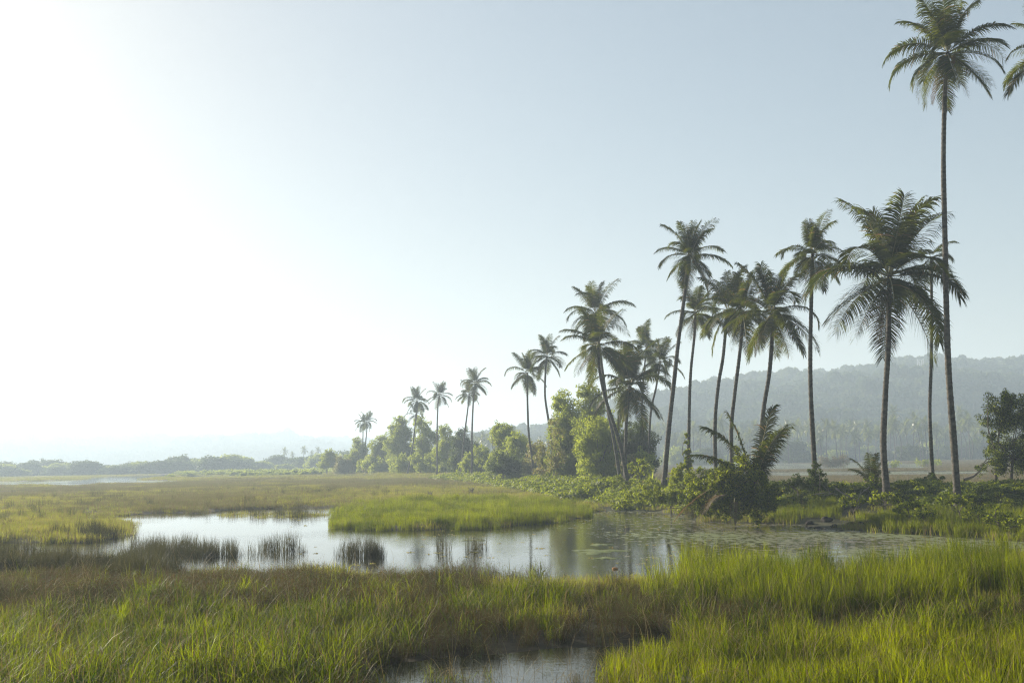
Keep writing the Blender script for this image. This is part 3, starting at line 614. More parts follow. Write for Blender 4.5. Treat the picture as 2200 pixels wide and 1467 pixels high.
def palm(pts, crown, Y, Lpx, n, label, r0=.2, r1=.13, seed=0, group="coconut palms along the bank", lean=0, nuts=0, dry=1, squash=1.0, az0=0, elo=0, ehi=8, dy=0):
    """pts: trunk points from foot to neck; crown: where the fronds spring from"""
    rr = random.Random(seed)
    bx = at_y(pts[0][0], pts[0][1], Y); bz = land1(bx[0], Y) - .15
    W = [np.array([bx[0], Y, bz])]
    for k, (px, py) in enumerate(pts[1:]):
        q = at_y(px, py, Y + dy * (k + 1) / len(pts)); W.append(q)
    if W[1][2] < bz + 1.0: W.pop(1)
    c = at_y(crown[0], crown[1], Y + dy); W.append(c)
    W = np.array(W); base = W[0].copy()
    root = thing("palm_tree", base, label, "palm tree", group)
    me, Qs = trunk_mesh(W - base, r0, r1)
    link("trunk", me, root)
    L = Lpx / FPX * Y; tx = rr.uniform(-.16, .16)
    for i in range(n):
        u = (i + .5) / n
        v = u * 1.8 / .32 if u < .32 else (3 + (u - .32) / .28 * 2.0 if u < .60 else 5.4 + (u - .60) / .40 * 3.5)
        ci = min(8, max(elo, int(v + rr.uniform(-.3, .3))))
        az = az0 + i * 2.39996 + rr.uniform(-.25, .25)
        o = link("frond", FR[ci][rr.randrange(3)], root, c - base + np.array([math.cos(az), math.sin(az), 0]) * .12 + np.array([0, 0, .25 - .5 * u]))
        s = L / 5.0 * rr.uniform(.88, 1.1) * (.8 if ci == 0 else 1.0) * (.9 if ci >= 7 else 1.0)
        o.scale = (s, s * rr.choice((1, -1)), s); o.rotation_euler = (rr.uniform(-.2, .2) + tx * math.sin(az) , rr.uniform(-.1, .1) + tx * math.cos(az), az)
    for k in range(dry):
        az = rr.uniform(0, 6.28); o = link("frond", FR_DRY[k % 2], root, c - base + np.array([0, 0, -.35])); s = L / 5 * .75
        o.scale = (s, s, s); o.rotation_euler = (0, 0, az); o["label"] = "dead brown frond hanging against the trunk"
    for k in range(nuts):
        az = rr.uniform(0, 6.28); o = link("coconut", NUT, root, c - base + np.array([math.cos(az) * .33, math.sin(az) * .33, -.35 - .3 * rr.random()])); o.rotation_euler = (rr.random(), rr.random(), 0)
    return root
def ico(sub, rad, noise=0, seed=0, sq=(1, 1, 1)):
    import bmesh
    bm = bmesh.new(); bmesh.ops.create_icosphere(bm, subdivisions=sub, radius=1); r_ = np.random.default_rng(seed)
    off = r_.random(3) * 10
    for v in bm.verts:
        p = v.co.copy(); f = 1 + noise * (math.sin(p.x * 3.1 + off[0]) * math.sin(p.y * 2.7 + off[1]) + .6 * math.sin(p.z * 4.3 + off[2] + p.x * 2)) + r_.normal(0, noise * .25)
        v.co = Vector((p.x * f * sq[0], p.y * f * sq[1], p.z * f * sq[2])) * rad
    return bm
def bm_mesh(bm, name, m_):
    me = bpy.data.meshes.new(name); bm.to_mesh(me); bm.free(); me.materials.append(m_); return me
NUT = bm_mesh(ico(2, .13, .04, 1, (1, 1, 1.15)), "coconut", M['coconut'])
for p_ in NUT.polygons: p_.use_smooth = True

palm([(2056,1055),(2049,950),(2038,800),(2033,650),(2030,500),(2027,350),(2030,200)], (2036,112), 58, 138, 25, "very tall palm with bare curving trunk, the tallest whole one", .21, .12, seed=1, nuts=7, az0=.4, dry=3)
palm([(1905,1050),(1898,960),(1902,850),(1908,750),(1910,650)], (1911,592), 62, 198, 24, "broad crowned dark palm just beside the tallest trunk", .21, .14, seed=2, nuts=7, az0=1.1, dry=3)
palm([(2290,1050),(2285,800),(2275,500),(2268,300)], (2268,115), 58, 125, 22, "palm at the frame edge of which only frond tips show", .2, .14, seed=3, az0=.2)
palm([(2003,1022),(1998,900),(2000,800),(2002,700),(2001,600)], (2001,552), 76, 62, 12, "slim palm half hidden between the broad crown and tallest trunk", .15, .1, seed=4, elo=3, az0=.6)
palm([(1753,1040),(1750,1000),(1742,850),(1741,750),(1743,650),(1745,580)], (1746,545), 67, 86, 24, "straight slim palm with ivy clad foot and a ragged crown", .18, .12, seed=5, dry=2, az0=2)
palm([(1634,1030),(1638,905),(1653,800),(1659,720),(1658,690)], (1657,672), 70, 122, 22, "bushy palm leaning right above the young palm", .18, .13, seed=6, dry=2, nuts=3, az0=.9)
palm([(1574,1030),(1571,930),(1578,850),(1588,770),(1594,710)], (1595,668), 76, 98, 18, "palm with trunk bowed right, crown merging with its bushier neighbour", .17, .12, seed=7, az0=1.7)
palm([(1538,1030),(1536,920),(1543,830),(1553,770),(1559,710)], (1563,665), 80, 95, 17, "palm with crooked trunk rising from the creeper hump", .17, .12, seed=8, az0=2.4)
palm([(1479,1040),(1479,1000),(1481,880),(1484,800),(1492,720)], (1494,672), 88, 72, 20, "smaller palm with vine wrapped foot in the shade of a taller crown", .17, .11, seed=9, az0=.3, dry=2)
palm([(1425,1040),(1436,930),(1447,830),(1458,730),(1470,640)], (1482,548), 80, 84, 24, "tall palm with long trunk leaning right over the pond bend", .21, .13, seed=10, dry=2, nuts=3, az0=1.3)
palm([(1352,1047),(1338,980),(1325,930),(1302,860),(1289,800)], (1284,742), 92, 92, 20, "palm with S curved trunk leaning left from the bank", .2, .13, seed=11, az0=.8)
palm([(1334,1030),(1320,950),(1308,890),(1295,800),(1285,720)], (1280,672), 106, 78, 20, "palm whose crown tops the S curved one", .2, .12, seed=12, az0=2.2)
palm([(1342,1030),(1344,960),(1346,900),(1350,860)], (1353,828), 97, 104, 24, "short stout palm with a dense dark drooping crown", .19, .14, seed=13, nuts=4, az0=.5)
palm([(1374,1030),(1378,900),(1383,810)], (1389,745), 130, 56, 19, "slender palm peeping above the dense dark crown", .16, .1, seed=14, az0=1.9)
palm([(1391,1020),(1397,900),(1410,830)], (1419,775), 112, 58, 19, "small palm curving right beside the hill end", .16, .1, seed=15, az0=.1)
palm([(1190,1022),(1187,960),(1178,900),(1171,850),(1172,800)], (1175,765), 134, 52, 20, "right palm of the close pair before the tall vine clad trees", .19, .12, seed=16, az0=.7)
palm([(1146,1027),(1144,990),(1136,930),(1133,850)], (1133,800), 142, 52, 19, "left palm of the close pair, trunk clear down to the grass", .19, .12, seed=17, az0=2.6)
palm([(1013,1022),(1014,990),(1014,930),(1017,860)], (1021,823), 185, 38, 18, "taller palm of the crossing pair over the hazy trees", .2, .13, seed=18, az0=1.1)
palm([(990,1018),(998,935),(1006,870)], (1008,845), 195, 32, 16, "shorter palm of the crossing pair, trunk slanting left", .2, .12, seed=19, az0=.2)
palm([(939,1018),(939,930),(941,870)], (944,848), 213, 33, 17, "lone straight palm left of the crossing pair", .2, .13, seed=20, az0=1.6)
palm([(874,1022),(885,970),(891,920),(896,880)], (896,860), 228, 34, 18, "hazy palm leaning right from the edge of the marsh", .21, .13, seed=21, az0=.9)
palm([(889,1018),(891,950),(892,905)], (893,889), 250, 25, 14, "low palm crown tucked behind the hazy leaning palm", .2, .13, seed=22, az0=2.9)
palm([(784,1018),(785,960),(788,925)], (788,905), 290, 25, 15, "right one of the two farthest palms of the row", .22, .14, seed=23, az0=.3)
palm([(777,1018),(779,960),(780,930)], (780,908), 305, 22, 14, "left one of the two farthest palms of the row", .22, .14, seed=24, az0=2.0)

# young palms without a trunk
def young(name, px, py, Y, L, specs, label):
    b = at_y(px, py, Y); b = np.array([b[0], Y, max(b[2], land1(b[0], Y) - .1)])
    root = thing(name, b, label, "palm tree"); k = 0
    for ci, az, s in specs:
        o = link("frond", FR[ci][k % 3], root, (math.cos(az) * .08, math.sin(az) * .08, 0)); k += 1
        o.scale = (L / 5 * s,) * 3; o.rotation_euler = (0, 0, az)
    V_, Q_, T_ = tube(np.array([(0, 0, -.4), (0, 0, .0), (0, 0, .5)]), [.22, .2, .08], 8); G = Geo(); G.add(V_, Q_, T_); link("trunk", G.mesh("trunk", [M['bark']]), root)
    return root
young("young_palm", 1618, 1050, 58, 4.2, [(0, .3, 1.15), (0, 2.9, 1.05), (1, 3.1, 1.05), (2, 3.0, .95), (1, 5.4, 1.05), (3, 3.3, .75), (1, .5, 1.0)],
      "stemless young palm with upright fronds rising from the creeper mound")
young("young_palm", 1872, 1035, 66, 1.9, [(0, .5, 1), (1, 2.9, 1), (1, .1, .9), (2, 3.4, .9), (0, 4.4, 1), (2, 5.4, .8), (2, .7, .8)], "knee high palm seedling left of the broad crowned palm's trunk")
def spiky(px, Y, h, n, label):
    b = at_y(px, 1000, Y); z = land1(b[0], Y); root = thing("spiky_plant", (b[0], Y, z + .2), label, "plant"); rr = random.Random(px)
    for i in range(n):
        az = rr.uniform(0, 6.28); el = rr.uniform(.9, 1.45); l = h * rr.uniform(.7, 1.1); t = np.linspace(0, 1, 4)
        P = np.stack([np.cos(az) * np.cos(el) * l * t, np.sin(az) * np.cos(el) * l * t, np.sin(el) * l * t - .12 * l * t * t], 1)
        wv = np.array([-math.sin(az), math.cos(az), 0]) * .05; Vv = np.concatenate([P[:3] - wv * np.array([.8, 1, .6])[:, None], P[:3] + wv * np.array([.8, 1, .6])[:, None], P[3:]])
        G = Geo(); G.add(Vv, [(0, 1, 4, 3), (1, 2, 5, 4)], [(2, 6, 5)]); link("leaf", G.mesh("leaf", [M['leaf_b']]), root)
spiky(1396, 84, 2.0, 9, "bright yellow spiky plant at the foot of the pond bend palms")
spiky(1292, 92, 1.7, 8, "pale spiky plant left of the S curved trunk")

# ------------------------------------------------------------------ trees and shrubs
def foliage_geo(blobs, dens, leaf, seed, sub=.38, aspect=.5, gap=.25):
    """blobs (x,y,z,r): each carries many leafy sprays on its outside"""
    r_ = np.random.default_rng(seed); Cs = []; Rs = []
    for (x, y, z, r) in blobs:
        k = max(14, int(26 * (r / .9) ** 1.1)); k = min(k, 80)
        d = r_.normal(size=(k, 3)); d /= np.linalg.norm(d, axis=1)[:, None]
        Cs.append(np.array([x, y, z]) + d * r * (.35 + .9 * r_.random(k))[:, None] * np.array([1, 1, .9])); Rs.append(r * sub * (.55 + .75 * r_.random(k)))
    C = np.concatenate(Cs); Rr = np.concatenate(Rs); n = np.maximum(6, (dens * Rr ** 2).astype(int)); I = np.repeat(np.arange(len(C)), n); N_ = len(I)
    d = r_.normal(size=(N_, 3)); d /= np.linalg.norm(d, axis=1)[:, None]
    c = C[I] + d * (Rr[I] * (.35 + .75 * r_.random(N_) ** .7))[:, None]
    nr = d * .5 + r_.normal(size=(N_, 3)) * .6 + np.array([0, 0, .35]); nr /= np.linalg.norm(nr, axis=1)[:, None]
    t = np.cross(nr, r_.normal(size=(N_, 3))); t[:, 2] -= .3; t /= np.linalg.norm(t, axis=1)[:, None]; s = np.cross(nr, t); s /= np.linalg.norm(s, axis=1)[:, None]
    z = leaf * (.6 + .8 * r_.random(N_))[:, None]
    Vv = np.stack([c - t * z * .5, c + s * z * aspect * .5, c + t * z * .5, c - s * z * aspect * .5], 1).reshape(-1, 3)
    return Vv, np.arange(N_ * 4).reshape(-1, 4), C
def tree(px, Y, blobs_px, m_, label, name="broadleaf_tree", cat="tree", leaf=.22, dens=170, seed=0, aspect=.55, group=None, depth=1.0, stems=1, zb=None, trunk_r=.16, sub=.38):
    """blobs_px: (px, py, rpx) of the leafy masses, built at depth Y"""
    rr = random.Random(seed); b = at_y(px, 1000, Y); z0 = land1(b[0], Y) - .1 if zb is None else zb; base = np.array([b[0], Y, z0])
    bl = []
    for (x, y, r) in blobs_px:
        q = at_y(x, y, Y); rw = r / FPX * Y; q = q + np.array([0, rr.uniform(-.6, .6) * rw * depth, 0]) - base; bl.append((q[0], q[1], q[2], rw))
    root = thing(name, base, label, cat, group)
    Vv, Q_, C = foliage_geo(bl, dens, leaf, seed, aspect=aspect, sub=sub)
    G = Geo(); G.add(Vv, Q_); cr = link("crown" if cat == "tree" else "foliage", G.mesh("crown", m_ if isinstance(m_, list) else [m_]), root)
    if isinstance(m_, list):
        me = cr.data; r_ = np.random.default_rng(seed); me.polygons.foreach_set("material_index", (r_.random(len(me.polygons)) < .28).astype(np.int32))
    G = Geo(); rs = np.random.default_rng(seed)
    for k in range(stems):
        off = np.array([rs.uniform(-.25, .25) * stems, rs.uniform(-.2, .2), 0]) if stems > 1 else np.zeros(3)
        zt = np.mean([q[2] for q in bl]); xt = np.mean([q[0] for q in bl])
        hub = np.array([off[0] + xt * .5, off[1], max(zt * .55, .3)])
        P = np.array([off, off + (hub - off) * .5 + rs.normal(0, .08, 3) * zt * .3, hub]); V_, q_, t_ = tube(spline(P, 7), np.linspace(trunk_r, trunk_r * .65, 7), 7); G.add(V_, q_, t_)
        pick = rs.choice(len(C), size=min(len(C), 14 if cat == 'tree' else 5), replace=False)
        for j in pick:
            e = C[j]; midp = (hub + e) / 2 + rs.normal(0, .12, 3) * np.linalg.norm(e - hub); mid = spline(np.array([hub, midp, e]), 5)
            V_, q_, t_ = tube(mid, np.linspace(trunk_r * .4, .015, 5), 4); G.add(V_, q_, t_)
    link("trunk" if cat == "tree" else "stems", G.mesh("trunk", [M['wood']], smooth=True), root)
    return root
TG = "hazy trees and bushes along the bank"
T_ = [
 (706, 300, [(706,985,15),(695,998,12),(718,996,12),(706,972,9)], M['leaf_b'], "small round pale tree standing apart at the row's far end"),
 (765, 290, [(758,985,16),(775,965,16),(750,1005,13),(780,995,18),(765,948,10)], M['leaf_a'], "wispy tree under the two farthest palms"),
 (815, 272, [(808,965,17),(825,950,17),(835,975,18),(805,995,19),(826,1000,18)], M['leaf_b'], "yellowish bush right of the two farthest palms"),
 (862, 255, [(860,905,14),(852,925,17),(868,935,20),(850,955,20),(872,968,22),(858,995,22)], M['leaf_a'], "tall bushy tree behind the hazy leaning palm"),
 (908, 238, [(900,905,12),(912,920,16),(925,940,17),(905,950,18),(915,975,22),(925,1000,20)], M['leaf_a'], "tree filling the gap between the leaning palm and the lone palm"),
 (960, 222, [(955,925,14),(965,950,18),(950,970,20),(972,985,22),(955,1005,18)], M['leaf_b'], "light green tree just right of the lone palm"),
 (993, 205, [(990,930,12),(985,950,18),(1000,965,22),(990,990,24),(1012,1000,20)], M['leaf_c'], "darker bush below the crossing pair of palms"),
 (1035, 190, [(1030,970,16),(1040,990,20),(1028,1008,17),(1052,1010,15)], M['leaf_a'], "low bush right of the crossing pair"),
 (1078, 172, [(1075,918,16),(1068,935,18),(1085,945,22),(1095,930,15),(1080,970,22)], M['leaf_a'], "round topped tree left of the close pair of palms"),
 (1110, 163, [(1105,950,20),(1120,965,26),(1098,985,24),(1130,990,26)], M['leaf_b'], "bright rounded bush behind the left palm of the close pair"),
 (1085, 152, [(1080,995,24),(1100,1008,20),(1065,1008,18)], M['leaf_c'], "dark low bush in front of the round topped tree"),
 (1150, 150, [(1150,965,18),(1158,985,22),(1140,1005,22),(1165,1008,18)], M['vine_dry'], "vine covered bush between the close pair of palms"),
 (1215, 128, [(1205,852,17),(1215,872,24),(1222,900,30),(1210,930,32),(1235,950,36),(1215,985,38),(1240,1005,30)], M['leaf_a'], "tall dark tree tower wrapped in vines"),
 (1268, 124, [(1262,842,20),(1280,855,22),(1268,880,28),(1285,905,30),(1260,920,28),(1275,950,34)], M['leaf_a'], "tall loose tree behind the S curved palm"),
 (1290, 112, [(1275,925,28),(1300,930,30),(1262,960,32),(1295,970,38),(1270,1000,30),(1310,1005,30)], M['leaf_b'], "large yellow green tree behind the S curved trunk"),
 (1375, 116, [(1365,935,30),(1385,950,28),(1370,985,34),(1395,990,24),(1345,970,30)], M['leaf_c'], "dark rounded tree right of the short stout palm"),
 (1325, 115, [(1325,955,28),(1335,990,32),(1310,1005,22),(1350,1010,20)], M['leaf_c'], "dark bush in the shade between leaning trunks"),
]
for i, (px, Yt, bl, m_, lb_) in enumerate(T_):
    tree(px, Yt, bl, m_, lb_, seed=900 + i, group=TG, leaf=.15 + .0007 * Yt, dens=max(150, 420 - 1.1 * Yt), stems=2, sub=.32)
FG_ = "low tangled bushes under the hazy palms"
MARKS = [(782, "the two farthest palms"), (862, "the hazy leaning palm"), (940, "the lone straight palm"), (1013, "the crossing pair of palms"), (1078, "the round topped tree"), (1146, "the close pair's left palm"), (1188, "the close pair's right palm"), (1240, "the dark tree tower"), (1320, "the S curved trunk's base"), (1385, "the short stout palm")]
TONE = {'leaf_a': 'green', 'leaf_b': 'yellow green', 'vine_dry': 'faded vine draped', 'leaf_c': 'dark'}; used_l = set()
rb = random.Random(77)
for k in range(30):
    px = 742 + k * 22 + rb.uniform(-8, 8); Yt = float(np.interp(px, [742, 870, 1010, 1145, 1250, 1400], [292, 246, 196, 156, 124, 108])) * rb.uniform(.94, 1.06)
    hgt = rb.uniform(14, 42) * (1 if px < 1200 else 1.2); base_y = 1013; bl = []
    for q in range(5): r = rb.uniform(9, 15) * (1 + (px - 742) / 900); bl.append((px + rb.uniform(-18, 18), base_y - hgt * q / 4 - r * .3, r * (1.05 - q * .12)))
    mk = rb.choice(('leaf_a', 'leaf_b', 'leaf_a', 'vine_dry', 'leaf_c')); lm = min(MARKS, key=lambda q_: abs(q_[0] - px)); d__ = px - lm[0]
    lab = "%s %s bush %s %s" % ("tall" if hgt > 30 else "low", TONE[mk], "right below" if abs(d__) < 9 else ("just left of" if d__ < 0 else "just right of"), lm[1])
    while lab in used_l: lab = lab.replace("bush", "bush clump", 1) if "clump" not in lab else lab.replace("clump", "clump half hidden", 1)
    used_l.add(lab)
    tree(px, Yt, bl, M[mk], lab, name="tangled_bush", cat="bush", seed=1200 + k, group=FG_, leaf=.15 + .0007 * Yt, dens=max(150, 400 - 1.1 * Yt), stems=3, sub=.34, trunk_r=.07)
# vine curtains
for i, (px, Yt, bl, lb_) in enumerate([
  (1192, 122, [(1188,905,12),(1196,930,14),(1190,955,13),(1194,980,15),(1188,1005,15),(1205,990,12)], "pillar of yellow green vines hanging beside the dark tree tower"),
  (1165, 128, [(1165,960,11),(1160,980,13),(1168,1000,14),(1158,1012,12)], "faded vine curtain right of the close pair of palms"),
  (1370, 92, [(1352,1000,9),(1378,992,12),(1372,1012,14),(1388,1005,9)], "loose leafy shrub behind the S curved trunk's foot")]):
    tree(px, Yt, bl, M['vine_dry'] if i < 2 else M['vine'], lb_, name="vine_shrub", cat="shrub", seed=940 + i, leaf=.24, dens=190, trunk_r=.07, depth=.6)
# the tree at the right border
tree(2155, 66, [(2140,868,22),(2165,858,18),(2190,862,20),(2150,895,26),(2185,900,30),(2120,900,14),(2215,880,26),(2230,920,30),(2130,935,16),(2160,965,26),(2190,985,28),(2130,985,20),(2215,965,26),(2150,1005,20),(2105,1008,12),(2200,1010,20)],
     [M['leaf_c'], M['leaf_a']], "feathery dark green tree on the bank at the right border", seed=960, leaf=.16, dens=900, aspect=.3, trunk_r=.12, stems=2, sub=.45)
# creeper mound under the young palm and the shrubs of the bank
def shrub(px, Yt, bl, m_, lb_, seed, leaf=.10, dens=2000, zb=None, name="vine_shrub"):
    return tree(px, Yt, bl, m_, lb_, name=name, cat="shrub", seed=seed, leaf=leaf, dens=dens, aspect=.8, trunk_r=.05, depth=.5, zb=zb, sub=.32)
shrub(1575, 57, [(1500,1050,22),(1480,1072,18),(1520,1085,26),(1590,1025,34),(1555,1030,28),(1620,1050,36),(1575,1065,40),(1530,1050,24),(1505,1070,20),(1615,1090,34),(1560,1095,32),(1640,1075,26),(1590,985,20)], [M['vine'], M['leaf_c']], "big dark mound of creeper overhanging the water under the young palm", 970, zb=.05)
shrub(1548, 66, [(1545,1008,22),(1525,1018,22),(1500,1028,24),(1560,1005,14)], [M['vine'], M['leaf_c']], "creeper covered hump left of the young palm", 971)
shrub(1470, 72, [(1468,1022,18),(1462,1005,12),(1480,1035,18),(1452,1040,16)], M['vine'], "leafy hump right of the pond bend palms", 972)
shrub(1448, 76, [(1447,1015,11),(1448,1032,13)], M['vine'], "small upright bush beside the pond bend palms", 973)
shrub(1440, 67, [(1455,1062,15),(1425,1072,15),(1400,1072,13),(1480,1070,16),(1440,1066,18),(1465,1074,20),(1412,1061,17),(1492,1082,19),(1382,1058,14),(1510,1092,18),(1350,1060,11)], M['vine'], "long bright tongue of creeper spilling left to the water", 983)
shrub(1402, 80, [(1400,1048,20),(1420,1050,16),(1385,1052,14)], [M['vine'], M['leaf_c']], "low rounded creeper hump before the spiky plant", 974)
shrub(1330, 90, [(1330,1030,12),(1345,1040,12),(1318,1042,10)], M['vine'], "ragged shrub at the foot of the S curved trunk", 975)
shrub(1478, 86, [(1476,950,6),(1474,970,8),(1478,990,9),(1472,1005,12),(1476,935,5)], M['vine'], "vine climbing the foot of the smaller palm", 976, leaf=.16, name="climbing_vine")
shrub(1755, 65, [(1755,1000,9),(1752,1020,18),(1765,1035,20),(1745,1040,18)], M['leaf_c'], "dark ivy heap around the foot of the straight slim palm", 977, name="climbing_vine")
shrub(1712, 64, [(1712,1032,16),(1690,1038,14),(1730,1040,14)], M['leaf_c'], "dark low shrub left of the ivy clad trunk", 978)
shrub(1878, 64, [(1872,1030,14),(1888,1040,13),(1862,1040,10)], [M['vine'], M['leaf_c']], "small shrub around the palm seedling", 979)
shrub(2003, 70, [(2005,1028,14),(1990,1035,12),(2020,1035,12)], M['leaf_c'], "ivy tuft at the foot of the slim hidden palm", 980)
shrub(1900, 58, [(1895,1062,14),(1915,1068,14),(1880,1072,13)], M['vine'], "sunlit vine clump at the broad crowned palm's foot", 981)
shrub(2060, 53, [(2050,1070,13),(2072,1075,14),(2035,1080,12)], M['vine'], "vine clump hugging the foot of the tallest palm", 982)
for i, (px, py, Yt, lb_) in enumerate([(2140, 1105, 47, "leafy bush on the lower shore right of the tall reeds"), (2190, 1120, 46, "leafy bush at the right border near the water"), (2095, 1100, 49, "leafy bush below the tallest palm"), (1950, 1085, 52, "low bush between the two big trunks on the slope"), (1985, 1100, 50, "small bush under the slim hidden palm's slope"), (1830, 1070, 56, "scrubby bush among the dead branches")]):
    shrub(px, Yt, [(px, py, 16), (px - 18, py + 8, 13), (px + 18, py + 6, 13)], [M['vine'], M['leaf_c']], lb_, 990 + i, leaf=.085)
# sapling and bare bushes standing in the marsh
tree(1074, 140, [(1070,1028,5),(1078,1035,5),(1072,1042,5)], M['leaf_b'], "bright yellow sapling standing in the open marsh", name="sapling", cat="sapling", seed=1001, leaf=.22, dens=160, trunk_r=.04)
def bare_bush(px, Yt, h, label, seed):
    b = at_y(px, 1000, Yt); z = max(land1(b[0], Yt), -.05); G = Geo(); r_ = np.random.default_rng(seed)
    for k in range(16):
        a = r_.random() * 6.28; l = h * (.5 + .5 * r_.random()); e = np.array([math.cos(a) * l * .5, math.sin(a) * l * .5, l]); P = spline(np.array([(0, 0, 0), e * .5 + r_.normal(0, .08, 3), e]), 5)
        V_, q_, t_ = tube(P, np.linspace(.02, .006, 5) * (1 + Yt / 60), 4); G.add(V_, q_, t_)
    o = link("bare_bush", G.mesh("bare_bush", [M['wood']]), None, (b[0], Yt, z)); tag(o, label, "bush")
bare_bush(1125, 128, .8, "leafless dark bush lying low in the sunlit marsh", 5); bare_bush(1012, 112, .8, "thin leafless stalk bush left of the sapling", 6); bare_bush(925, 105, .7, "thin leafless bush on the brown band", 7)

# fallen dry fronds hanging over the water from the mound
for k, (px, py, Yt, az, sc_, lb_) in enumerate([(1530, 1048, 55.5, 2.9, .55, "dry frond hanging furthest left from the creeper mound"), (1545, 1052, 55, 3.6, .52, "dry frond trailing into the water from the mound"), (1560, 1062, 54.6, 3.9, .45, "orange brown frond drooping at the mound's front"), (1578, 1070, 54.4, 4.4, .4, "short dead frond hanging in the mound's middle")]):
    q = at_y(px, py, Yt); o = link("dry_frond", FR_DRY[k % 2] if k != 2 else frond_mesh(760, -20, 60, m_=M['palm_dry'], droop=1.5, ll=.8, nl=44), None, q); o.scale = (sc_,) * 3; o.rotation_euler = (0, -.35, az); tag(o, lb_, "frond", "dead fronds on the creeper mound")
# dead branches, log, rocks
def stick(pts, r0, label, name="dead_branch", twigs=5, seed=0, Yt=54):
    P = np.array([at_y(x, y, Yt + d) for x, y, d in pts]); base = P[0].copy(); G = Geo(); S_ = spline(P - base, 10); V_, q_, t_ = tube(S_, np.linspace(r0, r0 * .3, 10), 6); G.add(V_, q_, t_); r_ = np.random.default_rng(seed)
    for k in range(twigs):
        i = r_.integers(2, 9); e = S_[i] + r_.normal(0, .35, 3) + np.array([0, 0, .25]); V_, q_, t_ = tube(spline(np.array([S_[i], (S_[i] + e) / 2 + r_.normal(0, .06, 3), e]), 4), np.linspace(r0 * .4, .006, 4), 4); G.add(V_, q_, t_)
    o = link(name, G.mesh(name, [M['dead']], smooth=True), None, base); tag(o, label, "branch" if name != "log" else "log")
stick([(1795,1048,0),(1815,1062,-.5),(1845,1075,-1)], .045, "long pale dead branch slanting down the bank slope", seed=1)
stick([(1868,1046,0),(1850,1060,-.4),(1842,1078,-.8)], .035, "pale forked twig crossing the long dead branch", seed=2)
stick([(1750,1062,0),(1775,1058,-.2),(1800,1062,-.5)], .03, "thin dead stick lying flat in the creeper", seed=3)
stick([(2072,1030,6),(2092,1022,6),(2108,1008,6)], .11, "curved driftwood log resting on the bank crest", name="log", twigs=0, seed=4)
rocks = [(1722,1128,9,52),(1740,1120,8,53),(1758,1127,7,52),(1776,1118,10,53.5),(1792,1126,6,52),(1835,1112,9,53),(1850,1104,8,53.5),(1868,1098,9,54),(1882,1090,8,54.5),(1860,1085,7,55),(1808,1132,6,51),(1826,1094,7,54.5)]
ROCKL = ["dark boulder at the waterline, nearest the creeper mound", "dark boulder on the mud just behind the waterline one", "dark boulder in the middle of the waterline group", "biggest waterline boulder below the dead sticks", "small boulder right of the biggest waterline one", "boulder at the bottom of the bank slope by the forked twig",
 "boulder in the slope row, second from its bottom", "boulder in the slope row under the broad palm's foot", "uppermost boulder of the row climbing the bank slope", "small boulder tucked left of the slope row", "smallest boulder lying in the shallow water", "boulder under the low end of the long dead branch"]
for i, (px, py, rp, Yt) in enumerate(rocks):
    q = at_z(px, py + 3, .12) if py > 1110 else at_y(px, py, Yt); rad = rp / FPX * q[1] * 1.1
    me = bm_mesh(ico(2, rad, .16, i, (1.2, 1, .7)), "rock", M['rock']); zz_ = land1(q[0], q[1])
    o = link("rock", me, None, (q[0], q[1], zz_ + rad * .3)); o.rotation_euler = (0, 0, i * 1.3); tag(o, ROCKL[i], "rock", "dark boulders at the foot of the bank")
# husk floating in the pond
q = at_z(1321, 1222, 0); o = link("husk", bm_mesh(ico(2, .085, .08, 9, (1.3, 1, .6)), "husk", solid_mat("orange_husk", (.30, .14, .04), (.38, .20, .07), 4)), None, (q[0], q[1], .02)); tag(o, "small orange husk floating at the near pond edge", "husk")
# floating mats of weed
def weed_mat(px, py, wpx, hpx, label, seed):
    q = at_z(px, py, 0); rx = wpx / FPX * q[1] / 2; ry = abs(at_z(px, py - hpx / 2, 0)[1] - at_z(px, py + hpx / 2, 0)[1]) / 2; r_ = np.random.default_rng(seed); n = 48
    th = np.arange(n) * 6.2832 / n; k = 1 + .3 * np.sin(th * 3 + seed) + .2 * np.sin(th * 7 + 2) + r_.normal(0, .09, n)
    rim = np.stack([rx * k * np.cos(th), ry * k * np.sin(th), np.full(n, -.004)], 1); inn = rim * np.array([.9, .9, 0]) + np.array([0, 0, .012]); Vv = np.vstack([rim, inn, [(0, 0, .016)]])
    j = np.arange(n); j2 = (j + 1) % n; me = mesh_from("weed_mat", Vv, [np.stack([j, j2, n + j2, n + j], 1), np.stack([n + j, n + j2, np.full(n, 2 * n)], 1)], [M['scum']])
    o = link("weed_mat", me, None, (q[0], q[1], .004)); tag(o, label, "weed mat")
M['scum'] = solid_mat("green_scum", (.06, .075, .02), (.16, .18, .04), 5, rough=.5)
weed_mat(1285, 1184, 95, 9, "largest green weed mat floating in mid pond", 1); weed_mat(1290, 1170, 40, 4, "small green weed mat just beyond the largest one", 2); weed_mat(1303, 1199, 45, 4, "thin brown weed mat nearest the near reeds", 3); weed_mat(1020, 1160, 45, 3, "dark weed mat by the lone reed tuft", 4)

